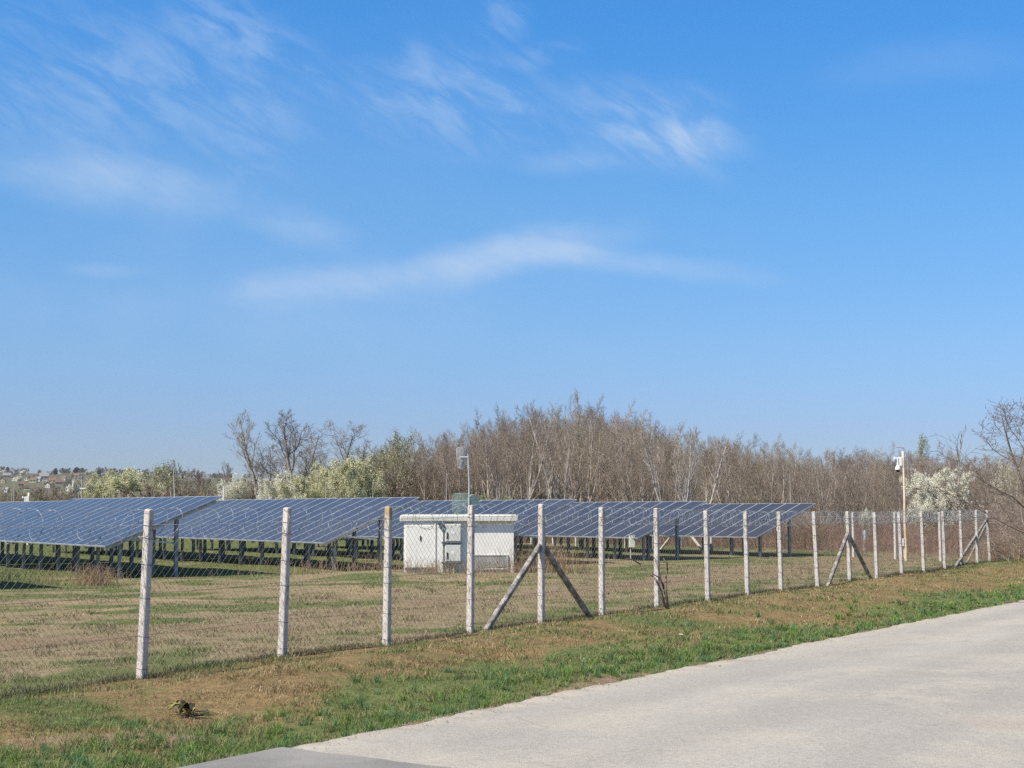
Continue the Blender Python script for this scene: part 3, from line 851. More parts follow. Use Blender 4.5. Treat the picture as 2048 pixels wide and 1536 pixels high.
def make_table(name, low_end, z_low, z_high, n_mod, label, first_post=0.35, z_drop=0.0):
    """low_end: ground plan of the near corner of the low edge"""
    zg = gz(low_end[0], low_end[1])
    root = empty(name, (low_end[0], low_end[1], 0))
    tag(root, label, 'solar panel table', 'solar panel tables standing in rows')
    rise = z_high - z_low; L = math.hypot(SL_W, rise)
    tilt = math.atan2(rise, SL_W)
    r3 = Vector((ROW_D[0], ROW_D[1], -z_drop)).normalized()
    s3 = Vector((UP_D[0] * math.cos(tilt), UP_D[1] * math.cos(tilt), math.sin(tilt)))
    nrm = s3.cross(r3).normalized()
    if nrm.z < 0: nrm = -nrm
    def loc(r, s, n=0.0):          # along row, up the slope, off the plane
        p = r3 * r + s3 * s + nrm * n
        return Vector((p.x, p.y, p.z + z_low))
    Mloc = Matrix(((r3.x, s3.x, nrm.x, 0), (r3.y, s3.y, nrm.y, 0), (r3.z, s3.z, nrm.z, z_low), (0, 0, 0, 1)))
    # one panel, made once and copied along the table
    mb = MB(); f = 0.030; w = MOD_W - 0.003
    for s0, s1 in ((0.0, L / 2), (L / 2 + 0.001, L)):
        mb.box((f, s0 + (f if s0 == 0 else 0.003), 0.0), (w - f, s1 - (f if s1 == L else 0.003), 0.034), 0)
        mb.box((0, s0, -0.004), (f, s1, 0.038), 1); mb.box((w - f, s0, -0.004), (w, s1, 0.038), 1)
    mb.box((f, 0, -0.004), (w - f, f, 0.038), 1); mb.box((f, L - f, -0.004), (w - f, L, 0.038), 1)
    proto = None
    for k in range(n_mod):
        if proto is None:
            proto = mb.build('solar_panel', [M['glass'], M['alu']], root); o = proto
        else:
            o = proto.copy(); C.objects.link(o); o.parent = root
        o.matrix_local = Matrix.Translation(r3 * (k * MOD_W)) @ Mloc
    Lr = n_mod * MOD_W
    for s in (0.55, 1.45, L - 1.45, L - 0.55):
        b = MB(); mt = frame_matrix(loc(0.03, s, -0.035), r3, nrm)
        b.box((0, -0.025, -0.03), (Lr - 0.06, 0.025, 0.028), M=mt); b.build('rail', M['galv'], root)
    # frames: front post, rear post, rafter, brace, tie
    r = first_post
    while r < Lr:
        sF, sR = 0.14 * L, 0.62 * L
        b = MB(); mt = frame_matrix(loc(r, 0.12, -0.10), s3, nrm); b.box((0, -0.03, -0.05), (L - 0.24, 0.03, 0.034), M=mt); b.build('rafter', M['galv'], root)
        for s, wd, nm in ((sF, 0.045, 'post'), (sR, 0.055, 'post')):
            p = loc(r, s, -0.14); wx, wy = p.x + low_end[0], p.y + low_end[1]; g = gz(wx, wy)
            b = MB(); mt = frame_matrix((p.x, p.y, 0), (ROW_D[0], ROW_D[1], 0))
            z0, z1 = g - 0.25, p.z
            # C profile
            b.box((-wd, -wd, z0), (wd, -wd + 0.012, z1), M=mt)
            b.box((-wd, -wd + 0.012, z0), (-wd + 0.012, wd, z1), M=mt); b.box((wd - 0.012, -wd + 0.012, z0), (wd, wd, z1), M=mt)
            b.build(nm, M['steel'], root)
        pa = loc(r, 0.62 * L, 0); pb = loc(r, 0.24 * L, -0.15)
        b = MB(); off = r3 * 0.07
        a_ = Vector((pa.x, pa.y, pa.z - 0.86)) + off; d = (pb + off) - a_
        mt = frame_matrix(a_, d, (0, 0, 1)); b.box((0, -0.025, -0.03), (d.length, 0.025, 0.03), M=mt); b.build('brace', M['galv'], root)
        r += MOD_W * 2
    return root

LOWS = [(-12.27, 45.5), (-6.36, 51.0), (-0.57, 55.9), (5.12, 61.2), (10.76, 66.4)]
ZS = [(0.958, 2.495), (0.945, 2.51), (0.94, 2.47), (0.93, 2.43), (0.86, 2.37)]
NM = [15, 17, 16, 16, 16]
LB = ['nearest solar table, its end standing behind the first concrete post',
      'solar table whose high corner stops just left of the white kiosk roof',
      'solar table running behind the white kiosk and its mast',
      'solar table with a grey box hung at its low corner',
      'farthest solar table, its sharp corner rising above the back fence']
LB2 = ['pale solar table continuing the nearest row beyond a gap, out of the frame',
       'second solar table of the row left of the kiosk, mostly behind the nearest row',
       'second solar table of the row behind the kiosk, seen only beneath other rows',
       'rear solar table continuing the row that carries the grey box',
       'rear solar table continuing the farthest row']
for i in range(5):
    make_table('solar_table', LOWS[i], ZS[i][0], ZS[i][1], NM[i], LB[i])
    off = NM[i] * MOD_W + 0.28
    lo2 = (LOWS[i][0] + ROW_D[0] * off, LOWS[i][1] + ROW_D[1] * off)
    make_table('solar_table', lo2, ZS[i][0] - (0.06 if i == 0 else 0.02), ZS[i][1] - (0.07 if i == 0 else 0.02), 16, LB2[i], z_drop=0.001)
lo = (LOWS[0][0] - 4.6, LOWS[0][1] - 8.5)
make_table('solar_table', lo, 0.95, 2.5, 10, 'solar table outside the picture whose shadow lies on the grass before the nearest row')

def inverter_box():
    p = P(1264, 1083, 61.6)
    o = MB(); 
    m = frame_matrix((p.x, p.y, p.z), (1, 0.05, 0))
    o.bbox((-0.12, -0.09, -0.24), (0.12, 0.09, 0.24), 0.015, M=m)
    o.box((-0.13, -0.10, 0.24), (0.13, 0.09, 0.262), M=m)
    o.line([(p.x - 0.06, p.y, p.z - 0.24), (p.x - 0.06, p.y + 0.02, gz(p.x, p.y))], 0.018, 6)
    o.line([(p.x + 0.05, p.y + 0.08, p.z + 0.24), (p.x + 0.05, p.y + 0.2, 0.98)], 0.02, 6)
    tag(o.build('inverter_box', M['cabinet']), 'light grey electrical box hung under the low corner of a solar table', 'electrical box')
M['cabinet'] = mat_noise('light grey painted cabinet', (0.56, 0.565, 0.52), (0.62, 0.625, 0.58), 2.5, 0.5, 0, bump=0.05)
inverter_box()

# ------------------------------------------------------------------ kiosk
def mat_plaster():
    m, t, b = new_mat('white plaster')
    tc = t.new('ShaderNodeTexCoord'); vec = tc.outputs['Object']
    n = t.noise(vec, 1.3, 5, 0.6); n2 = t.noise(vec, 40, 4, 0.7)
    mp = t.new('ShaderNodeMapping'); mp.inputs['Scale'].default_value = (7, 7, 0.9); t.l.new(vec, mp.inputs[0]); n3 = t.noise(mp.outputs[0], 1.1, 5, 0.6)
    sp_ = t.new('ShaderNodeSeparateXYZ'); t.l.new(vec, sp_.inputs[0])
    col = t.mix(t.rng(n, 0.35, 0.7), (0.82, 0.80, 0.75, 1), (0.74, 0.72, 0.67, 1))
    col = t.mix(t.rng(n3, 0.55, 0.75, 0, 0.35), col, (0.45, 0.42, 0.36, 1))
    splash = t.math('MULTIPLY', t.rng(sp_.outputs[2], 0.42, 0.05), t.rng(n3, 0.35, 0.65))
    col = t.mix(t.math('MULTIPLY', splash, 0.75), col, (0.38, 0.29, 0.19, 1))  # rain splash of soil
    t.put(b.inputs['Base Color'], col); b.inputs['Roughness'].default_value = 0.9; spec(b, 0.2)
    bn = t.new('ShaderNodeBump'); bn.inputs['Strength'].default_value = 0.3; bn.inputs['Distance'].default_value = 0.004
    t.put(bn.inputs['Height'], n2); t.put(b.inputs['Normal'], bn.outputs[0])
    return m
M['plaster'] = mat_plaster()
M['roof_conc'] = mat_noise('pale concrete roof slab', (0.52, 0.51, 0.46), (0.64, 0.63, 0.58), 2.0, 0.9, bump=0.2, bscale=30)
M['black'] = mat_noise('black plastic', (0.02, 0.02, 0.022), (0.035, 0.035, 0.04), 5, 0.5)
M['louver'] = mat_noise('grey louvre', (0.42, 0.42, 0.39), (0.50, 0.50, 0.46), 3, 0.6)
M['pipe'] = mat_noise('beige conduit', (0.55, 0.47, 0.36), (0.62, 0.54, 0.42), 5, 0.7)
M['white_paint'] = mat_noise('white painted metal', (0.74, 0.74, 0.74), (0.80, 0.80, 0.79), 4, 0.45)
def build_kiosk():
    Y = 50.0; a = P(808, 1030, Y); b_ = P(1028, 1030, Y); zt = a.z
    root = empty('transformer_kiosk', (a.x, Y, 0)); W_ = b_.x - a.x
    tag(root, 'small white transformer kiosk with flat overhanging roof behind the fence', 'kiosk')
    s = W_ / 1185.0                                # metres per enlarged pixel
    def X(zp): return (zp - 158) * s
    def Z(zp): return zt - (zp - 812) * s
    rec = 0.13; D = 2.4; zb = -0.25
    x1 = X(582)
    w = MB()
    w.bbox((0, 0.0, zb), (x1, D, Z(885)), 0.012)
    w.bbox((x1 - 0.02, rec, zb), (W_, D - 0.01, Z(886)), 0.012)
    w.build('wall', M['plaster'], root)
    rf = MB(); rf.bbox((X(113), -0.065, Z(884)), (X(1392), D + 0.12, Z(815)), 0.03)
    rf.bbox((X(140), -0.03, Z(818)), (X(1365), D + 0.06, Z(806)), 0.012)
    rf.build('roof', M['roof_conc'], root)
    # door leaf with a dark handle and a threshold
    d = MB(); d.bbox((X(176), -0.022, Z(1376)), (X(488), 0.02, Z(922)), 0.01)
    door = d.build('door', M['plaster'], root)
    h = MB(); h.bbox((X(331), -0.05, Z(1086)), (X(343), -0.021, Z(1034)), 0.004); h.build('handle', M['black'], door)
    f = MB(); f.bbox((X(488), -0.03, Z(1400)), (X(502), 0.01, Z(900)), 0.006); f.build('door_frame', M['plaster'], root)
    th = MB(); th.bbox((X(170), -0.06, Z(1392)), (X(492), 0.01, Z(1380)), 0.004); th.build('threshold', M['steel_dark'], root)
    # two stacked meter cabinets on conduits
    for z0, z1, lz in ((1098, 908, 1032), (1312, 1126, 1246)):
        cb = MB(); cb.bbox((X(600), -0.03, Z(z0)), (X(776), rec + 0.02, Z(z1)), 0.01)
        cab = cb.build('cabinet', M['cabinet'], root)
        dr = MB(); dr.bbox((X(608), -0.05, Z(z0 - 8)), (X(768), -0.025, Z(z1 + 8)), 0.006); dr.build('cabinet_door', M['cabinet'], cab)
        hd = MB(); hd.bbox((X(620), -0.075, Z(lz + 34)), (X(634), -0.046, Z(lz - 34)), 0.004); hd.build('handle', M['black'], cab)
        st = MB(); st.lathe([(0.058, 0), (0.058, 0.006)], 18, M=Matrix.Translation((X(688), -0.051, Z(lz - 30 if z0 < 1200 else lz - 28))) @ Matrix.Rotation(PI / 2, 4, 'X'))
        st.build('round_sticker', M['white_paint'], cab)
        lg = MB(); lg.bbox((X(564), -0.075, Z(z0 + 14)), (X(780), rec + 0.01, Z(z0)), 0.004); lg.build('ledge', M['steel_dark'], root)
    for c in (636, 694):
        pp = MB(); pp.line([(X(c), 0.04, Z(1322)), (X(c), 0.04, zb)], 0.028, 10); pp.build('conduit', M['pipe'], root)
    lm = MB(); lm.add([(X(528), -0.003, Z(898)), (X(582), -0.003, Z(898)), (X(566), -0.003, Z(962)), (X(548), -0.003, Z(962)),
                       (X(528), -0.14, Z(898)), (X(582), -0.14, Z(898)), (X(566), -0.10, Z(962)), (X(548), -0.10, Z(962))],
                      [(0, 1, 2, 3), (7, 6, 5, 4), (0, 4, 5, 1), (1, 5, 6, 2), (2, 6, 7, 3), (3, 7, 4, 0)])
    lm.build('eave_lamp', M['steel_dark'], root)
    # louvred vent in the recessed wall
    v = MB(); v.box((X(872), rec - 0.004, Z(1392)), (X(1270), rec + 0.0, Z(1242)))
    vent = v.build('vent', M['steel_dark'], root)
    vf = MB()
    for lo, hi in (((X(866), X(1282)), (1250, 1238)), ((X(866), X(1282)), (1398, 1386))):
        vf.bbox((lo[0], rec - 0.05, Z(hi[0])), (lo[1], rec - 0.004, Z(hi[1])), 0.004)
    for xa, xb in ((866, 878), (1262, 1282)):
        vf.bbox((X(xa), rec - 0.048, Z(1386)), (X(xb), rec - 0.005, Z(1250)), 0.004)
    vf.build('frame', M['louver'], vent)
    sl = MB()
    for k in range(11):
        z = Z(1256 + k * 12)
        sl.add([(X(878), rec - 0.042, z - 0.026), (X(1262), rec - 0.042, z - 0.026), (X(1262), rec - 0.008, z), (X(878), rec - 0.008, z),
                (X(878), rec - 0.044, z - 0.030), (X(1262), rec - 0.044, z - 0.030), (X(1262), rec - 0.009, z - 0.004), (X(878), rec - 0.009, z - 0.004)],
               [(0, 1, 2, 3), (7, 6, 5, 4), (0, 4, 5, 1), (2, 6, 7, 3)])
    sl.build('slats', M['louver'], vent)
    # mast with two grid antennas, standing on the roof
    mast_x = X(847) + a.x; my = Y + 0.9
    roof_z = Z(806)
    pt = P(936, 908, my)
    root2 = empty('antenna_mast', (mast_x, my, roof_z))
    tag(root2, 'slim grey antenna mast with two wire grid dishes on the kiosk roof', 'antenna')
    H = pt.z - roof_z
    pm = MB(); pm.line([(0, 0, -0.01), (0.01, 0, H * 0.5), (pt.x - mast_x, 0, H)], 0.026, 10); pm.bbox((-0.09, -0.09, 0), (0.09, 0.09, 0.015), 0.003); pm.build('pole', M['galv'], root2)
    def dish(cx, cz, w, h, taper, bars, rz, bend, mat, nm):
        g = MB()
        mt = Matrix.Translation((cx, 0, cz)) @ Matrix.Rotation(rz, 4, 'Z')
        def q(u, v):      # u -1..1 across, v -1..1 up
            ww = w / 2 * (1 - taper * (1 - v) * 0.5)
            r = (abs(u) ** 4 + abs(v) ** 4) ** 0.25
            rr = max(abs(u), abs(v)); k = rr / r if r > 1e-6 else 1
            return (u * ww * k, bend * (u * u + v * v) - bend, v * h / 2 * k)
        def pl(fn, r):
            g.line(xf(mt, np.array([fn(k / 10.0) for k in range(-10, 11)])), r, 4)
        for k in range(bars + 1):
            u = -1 + 2 * k / bars; pl(lambda s: q(u, s), 0.0042)
        nb = int(bars * h / w * 0.5)
        for k in range(nb + 1):
            u = -1 + 2 * k / nb; pl(lambda s: q(s, u), 0.0042)
        for sgn in (-1, 1):
            pl(lambda s: q(sgn, s), 0.011); pl(lambda s: q(s, sgn), 0.011)
        return g.build(nm, mat, root2)
    sx = 1 / 3000.0 * my
    dish((922 - 936) * sx, P(922, 916, my).z - roof_z, 24 * sx, 42 * sx, 0.35, 18, R(22), 0.07, M['grid_grey'], 'grid_dish')
    ar = MB(); ar.line([(pt.x - mast_x, 0, P(930, 914, my).z - roof_z), ((918 - 936) * sx, -0.10, P(918, 914.5, my).z - roof_z)], 0.016, 8); ar.build('feed_arm', M['white_paint'], root2)
    dish((922 - 936) * sx, P(922, 1008, my).z - roof_z + 0.02, 38 * sx, 40 * sx, 0.0, 26, R(12), 0.09, M['grid_green'], 'grid_dish')
    # drum ring behind the lower dish
    rg = MB(); c = (P(945, 1000, my).x - mast_x, 0.18, P(945, 1000, my).z - roof_z - 0.02)
    mt = Matrix.Translation(c) @ Matrix.Rotation(R(35), 4, 'Z') @ Matrix.Rotation(PI / 2, 4, 'X')
    rg.lathe([(0.10, -0.05), (0.20, -0.05), (0.215, 0.0), (0.20, 0.06), (0.10, 0.06)], 24, M=mt)
    rg.build('drum', M['grid_green'], root2)
M['grid_grey'] = mat_noise('grey antenna grid', (0.42, 0.44, 0.44), (0.52, 0.54, 0.53), 5, 0.5, 0.2)
M['grid_green'] = mat_noise('green grey antenna grid', (0.22, 0.30, 0.26), (0.30, 0.38, 0.33), 5, 0.55, 0.1)
build_kiosk()

# ------------------------------------------------------------------ poles and small furniture
M['wood_pole'] = mat_noise('pale debarked wood', (0.62, 0.46, 0.26), (0.74, 0.66, 0.52), 1.3, 0.85, spread=(0.35, 0.65), bump=0.1, bscale=30)
M['dome'] = mat_noise('dark smoked dome', (0.012, 0.012, 0.014), (0.02, 0.02, 0.022), 4, 0.12, sp=0.6)
def camera_pole(base_px, top_px, Y, label, k=1.0, box=True):
    b = P(*base_px, Y); tp = P(*top_px, Y); z0 = gz(b.x, Y)
    root = empty('camera_pole', (b.x, Y, z0)); tag(root, label, 'camera pole', 'surveillance camera poles')
    H = tp.z - z0; dx = tp.x - b.x
    m = MB(); ns = 12; rg = np.random.default_rng(4)
    pts = [(dx * i / ns + (0.010 * math.sin(i * 0.9)), 0.0, -0.3 + (H + 0.3) * i / ns) for i in range(ns + 1)]
    m.tube(pts, np.linspace(0.068, 0.048, ns + 1) * k, 12); m.build('pole', M['wood_pole'], root, smooth=True)
    # top bar
    m = MB(); m.line([(dx, 0, H), (dx + 0.02, 0, H + 0.16)], 0.02, 8)
    m.bbox((dx - 0.30, -0.03, H + 0.15), (dx + 0.05, 0.03, H + 0.20), 0.008); m.build('top_bar', M['galv'], root)
    # camera: bracket, arm, housing, dome
    cam_r = MB(); zc = H - 0.30
    cam_r.bbox((dx - 0.16, -0.06, zc - 0.30), (dx - 0.045, 0.06, zc + 0.07), 0.012)
    c = cam_r.build('camera_bracket', M['white_paint'], root)
    a = MB(); a.line([(dx - 0.14, 0, zc + 0.03), (dx - 0.34, 0, zc)], 0.034, 10); a.lathe([(0.085, -0.025), (0.085, 0.025)], 14, M=Matrix.Translation((dx - 0.36, 0, zc)) @ Matrix.Rotation(PI / 2, 4, 'Y'))
    a.build('floodlight', M['white_paint'], c)
    hz = zc - 0.30; hx = dx - 0.23
    h = MB(); h.lathe([(0.04, 0.32), (0.04, 0.02), (0.07, -0.03), (0.105, -0.09), (0.115, -0.16), (0.112, -0.18)], 18, M=Matrix.Translation((hx, 0, hz + 0.02)))
    h.build('camera_housing', M['white_paint'], root, smooth=False)
    d = MB(); d.lathe([(0.095, 0.0)] + [(0.092 * math.cos(t), -0.11 * math.sin(t)) for t in np.linspace(0.05, 1.5, 8)], 18, M=Matrix.Translation((hx, 0, hz - 0.16)))
    d.build('dome', M['dome'], root, smooth=True)
    if box:
        q = MB(); q.bbox((-0.20, -0.07, 0.62), (-0.075, 0.06, 0.93), 0.012); q.line([(-0.12, 0, 0.62), (-0.09, 0.02, 0.5), (-0.06, 0.02, 0.1)], 0.012, 6)
        q.build('junction_box', M['white_paint'], root)
        q = MB(); q.line([(dx * f - 0.06 - 0.004 * math.sin(f * 20), -0.03, 0.9 + (H - 1.3) * f) for f in np.linspace(0, 1, 14)], 0.008, 5); q.build('cable', M['wire'], root)
    return root
camera_pole((1812, 1121), (1806, 903), 62.5, 'pale wooden pole with a white dome camera, inside the fence before the blossom tree')
camera_pole((58, 1020), (58, 985.5), 92, 'distant camera pole with a white camera, rising over the pale far solar row', 1.4, False)

M['pole_pale'] = mat_noise('pale rod', (0.36, 0.34, 0.31), (0.45, 0.42, 0.385), 3, 0.7)
M['pole_wood_grey'] = mat_noise('grey weathered pole wood', (0.36, 0.33, 0.29), (0.48, 0.44, 0.39), 3, 0.9)
def rod(x, ytop, Y, label, r=0.02, name='lightning_rod', cat='rod', mat='pole_pale', lean=0.0, group='lightning rods rising behind the solar rows'):
    t = P(x, ytop, Y); z0 = gz(t.x, Y)
    m = MB(); H = t.z - z0
    m.line([(-lean * H, 0, -0.2), (-lean * H * 0.35, 0, H * 0.65), (0, 0, H)], [r * 1.25, r, r * 0.6], 7)
    o = m.build(name, M[mat]); o.location = (t.x, Y, z0); tag(o, label, cat, group)
    return o
rod(652, 953, 74, 'thin pale rod rising before the cream flowering thicket')
rod(746, 960, 78, 'thin pale rod at the end of the cream thicket')
rod(893, 946, 76, 'thin pale rod just left of the antenna mast')
rod(1580, 949, 82, 'thin pale rod above the farthest solar table')
rod(993, 975, 80, 'thin short rod between the mast and the tall bare wood')
rod(1412, 975, 84, 'thin short rod at the corner of the table with the grey box')
o = rod(447.5, 972, 78, 'short white stub pole at the high corner of the nearest solar table', 0.045, 'marker_pole', 'pole', 'white_paint', group='stub poles')
rod(29, 956, 118, 'slim tall pole, the outermost beside the far camera pole', 0.035, 'utility_pole', 'pole', 'pole_pale', group='poles on the far side of the field')
rod(24, 985, 112, 'short pole standing close beside the outermost tall pole', 0.035, 'utility_pole', 'pole', 'pole_pale', group='poles on the far side of the field')
rod(157, 985, 112, 'short pole standing beside the pole with a crossbar', 0.035, 'utility_pole', 'pole', 'pole_pale', group='poles on the far side of the field')
rod(239, 980, 112, 'short thin pole in front of the cream blossom thicket', 0.04, 'utility_pole', 'pole', 'pole_pale', group='poles on the far side of the field')
rod(342, 982, 112, 'thin pole close beside the tilted pole', 0.04, 'utility_pole', 'pole', 'pole_pale', group='poles on the far side of the field')
rod(347, 936, 116, 'tall pole tilted to one side before the brown hedge', 0.055, 'utility_pole', 'pole', 'pole_pale', lean=-0.06, group='poles on the far side of the field')
def cross_pole():
    Y = 118; t = P(164, 958, Y); z0 = gz(t.x, Y); H = t.z - z0
    root = empty('utility_pole', (t.x, Y, z0)); tag(root, 'slim pole with a small crossbar halfway up, before the hillside', 'pole', 'poles on the far side of the field')
    m = MB(); m.line([(0, 0, -0.2), (0, 0, H)], [0.055, 0.04], 8); m.build('pole', M['pole_pale'], root)
    zc = P(164, 977, Y).z - z0
    m = MB(); m.bbox((-0.15, -0.04, zc - 0.05), (0.28, 0.04, zc + 0.05), 0.01); m.build('crossbar', M['white_paint'], root)
cross_pole()
def marker_stone():
    Y = 78.0; t = P(1729, 1060, Y); b = P(1728, 1079, Y)
    m = MB(); m.prisms([(0, 0, -0.2)], [(0.02, 0, t.z)], 0.11, 0.05, 8, caps=True)
    m.bbox((-0.1, -0.02, t.z - 0.25), (0.1, 0.02, t.z - 0.06), 0.005)
    o = m.build('marker_post', M['marker']); o.location = (t.x, Y, 0)
    tag(o, 'small blue grey marker post in the reddish brush behind the back fence', 'marker post')
M['marker'] = mat_noise('blue grey plastic', (0.36, 0.41, 0.50), (0.45, 0.50, 0.58), 4, 0.6)
marker_stone()

# ------------------------------------------------------------------ bare trees
def grow(seed, H, levels, spread=0.5, trop=0.25, stems=1, n1=10, n2=7, n3=6, n4=3, r0=None, first=0.25, stem_spread=0.12, wob=0.10, cone=0.6, twig=0.5, twig_r=0.006, droop=0.0, center=False):
    """a branching skeleton: two lists of (p0, p1, r0, r1), boughs and twigs, plus the twig tips"""
    rg = random.Random(seed); big = []; small = []; tips = []
    r0 = r0 or H * 0.014
    cnt = (n1, n2, n3, n4)
    def branch(p, d, L, r, lev):
        ns = 9 if lev == 0 else 6 if lev == 1 else 4 if lev == 2 else 3
        pts = [p.copy()]; rad = [r]; dirs = [d.copy()]
        rend = r * (0.22 if lev < 2 else 0.35)
        w = wob * (0.6 if lev == 0 else 1.0 if lev == 1 else 1.35)
        q = p.copy(); dd = d.copy()
        for k in range(ns):
            dd = dd + Vector((rg.gauss(0, w), rg.gauss(0, w), rg.gauss(0, w) + (trop * 0.35 if lev > 0 else 0.05) - droop * lev * 0.05))
            dd.normalize(); q = q + dd * (L / ns)
            pts.append(q.copy()); dirs.append(dd.copy()); rad.append(r + (rend - r) * (k + 1) / ns)
        tgt = big if lev <= 1 else small
        for k in range(ns): tgt.append((pts[k], pts[k + 1], rad[k], rad[k + 1]))
        if lev >= levels: tips.append((pts[-1], dirs[-1])); tips.append((pts[max(1, ns // 2)], dirs[-1])); return
        n = cnt[lev] if lev < 4 else 2
        f0 = first if lev == 0 else 0.22
        az = rg.random() * 6.28
        for c in range(n):
            f = f0 + (0.98 - f0) * (c + rg.random() * 0.8) / n
            x = f * ns; i = min(int(x), ns - 1); fr = x - i
            pos = pts[i].lerp(pts[i + 1], fr); dr = dirs[i]
            az += 2.4 + rg.gauss(0, 0.5)
            a = Vector((math.cos(az), math.sin(az), 0)); a = (a - dr * a.dot(dr))
            if a.length < 0.05: a = Vector((1, 0, 0.1))
            a.normalize()
            sp = spread * (1.0 + rg.gauss(0, 0.25)) * (1.25 - 0.5 * f)
            cd = (dr * math.cos(sp) + a * math.sin(sp)).normalized()
            rr = (rad[i] + (rad[i + 1] - rad[i]) * fr) * (0.58 if lev == 0 else 0.55)
            rr = max(rr, twig_r)
            if lev == 0: Lc = H * cone * (1.0 - 0.72 * f) * rg.uniform(0.75, 1.15)
            elif lev == 1: Lc = L * 0.48 * (1.1 - 0.5 * f) * rg.uniform(0.7, 1.2)
            else: Lc = L * twig * rg.uniform(0.7, 1.25)
            branch(pos, cd, Lc, rr, lev + 1)
    for s in range(stems):
        az = 6.28 * s / stems + rg.random()
        t = stem_spread * (0.4 + rg.random()) if stems > 1 else stem_spread * 0.3 * rg.random()
        branch(Vector((0.12 * math.cos(az) * (stems > 1), 0.12 * math.sin(az) * (stems > 1), -0.15)), Vector((math.sin(t) * math.cos(az), math.sin(t) * math.sin(az), math.cos(t))), H * (0.92 if stems == 1 else rg.uniform(0.75, 0.95)), r0 * (1 if stems == 1 else 0.75), 0)
    top = max(max(s[1].z for s in big), max([s[1].z for s in small] or [0]))
    if center:
        c = Vector((sum(t[0].x for t in tips), sum(t[0].y for t in tips), 0)) / len(tips)
        big = [(a - c, b - c, r, q) for a, b, r, q in big]; small = [(a - c, b - c, r, q) for a, b, r, q in small]
        tips = [(a - c, d) for a, d in tips]
    return big, small, tips, top
def segs_mb(segs, n, rmin=0.0):
    mb = MB()
    if segs:
        mb.prisms([tuple(s[0]) for s in segs], [tuple(s[1]) for s in segs], [max(s[2], rmin) for s in segs], [max(s[3], rmin) for s in segs], n)
    return mb
def petals_mb(mb, tips, per, spread, size, seed, mat=0, keep=1.0):
    rg = np.random.default_rng(seed)
    if keep < 1: tips = [t for t in tips if rg.random() < keep]
    c = np.array([tuple(t[0]) for t in tips]); c = np.repeat(c, per, 0) + rg.normal(0, spread, (len(c) * per, 3))
    a = rg.normal(size=c.shape); a /= np.linalg.norm(a, axis=1, keepdims=True)
    b = np.cross(a, rg.normal(size=c.shape)); b /= np.linalg.norm(b, axis=1, keepdims=True)
    s = (size * rg.uniform(0.6, 1.4, (len(c), 1)))
    V = np.stack([c + a * s, c + b * s, c - a * s, c - b * s], 1).reshape(-1, 3)
    mb.add(V, (np.arange(len(c)) * 4)[:, None] + np.arange(4)[None], mat=mat)
    return mb
def make_tree(name, label, cat, group, skel, bark, twigm, n_big=5, rmin=0.0062, flowers=None):
    big, small, tips, top = skel
    root = empty(name); tag(root, label, cat, group)
    segs_mb(big, n_big).build('trunk', bark, root, smooth=True)
    mb = segs_mb(small, 3, rmin); mats = [twigm]
    if flowers:
        mat, per, spread, size, keep = flowers
        mats = [twigm, mat]; petals_mb(mb, tips, per, spread, size, 5, 1, keep)
    mb.build('crown', mats, root, smooth=not flowers)
    tz = sorted(t[0].z for t in tips); root['top'] = tz[int(len(tz) * 0.985)]
    rr = sorted(math.hypot(t[0].x, t[0].y) for t in tips); root['rad'] = rr[int(len(rr) * 0.88)]
    return root
def place(proto, first, x, y, h, rz, label=None, sx=1.0, z=None):
    o = proto if first else copy_tree(proto)
    k = h / proto['top']
    o.location = (x, y, gz(x, y) if z is None else z); o.scale = (k * sx, k * sx, k); o.rotation_euler = (0, 0, rz)
    if label: o['label'] = label
    return o

WOOD_GROUP = 'bare trees of the dense wood behind the solar field'
WOOD_LABEL = 'bare brown tree within the dense leafless wood behind the solar field'
wood = []
for i, (kw, bark, tw) in enumerate([
        (dict(seed=1, H=10, levels=4, spread=0.66, trop=0.38, n1=12, n2=7, n3=5, n4=2, cone=0.48, first=0.32, twig_r=0.005), 'bark_light', 'bark_brown'),
        (dict(seed=2, H=10, levels=4, spread=0.58, trop=0.42, stems=3, n1=8, n2=6, n3=4, n4=2, cone=0.44, first=0.30, stem_spread=0.28, twig_r=0.005), 'bark_grey', 'bark_brown'),
        (dict(seed=3, H=10, levels=4, spread=0.74, trop=0.34, n1=12, n2=7, n3=5, n4=2, cone=0.54, first=0.34, twig_r=0.005), 'bark_light', 'bark_olive'),
        (dict(seed=4, H=10, levels=4, spread=0.54, trop=0.48, stems=4, n1=7, n2=5, n3=4, n4=2, cone=0.42, first=0.30, stem_spread=0.34, twig_r=0.005), 'bark_grey', 'bark_brown'),
        (dict(seed=6, H=10, levels=4, spread=0.72, trop=0.32, n1=14, n2=8, n3=6, n4=3, cone=0.55, first=0.16, twig_r=0.005), 'bark_grey', 'bark_brown'),
        (dict(seed=9, H=10, levels=4, spread=0.75, trop=0.30, stems=3, n1=8, n2=7, n3=5, n4=3, cone=0.52, first=0.10, stem_spread=0.36, twig_r=0.005), 'bark_grey', 'bark_olive'),
        (dict(seed=14, H=10, levels=4, spread=0.70, trop=0.32, stems=2, n1=11, n2=7, n3=6, n4=3, cone=0.52, first=0.12, stem_spread=0.25, twig_r=0.005), 'bark_grey', 'bark_brown')]):
    wood.append(make_tree('bare_tree', WOOD_LABEL, 'tree', WOOD_GROUP, grow(**kw), M[bark], M[tw]))
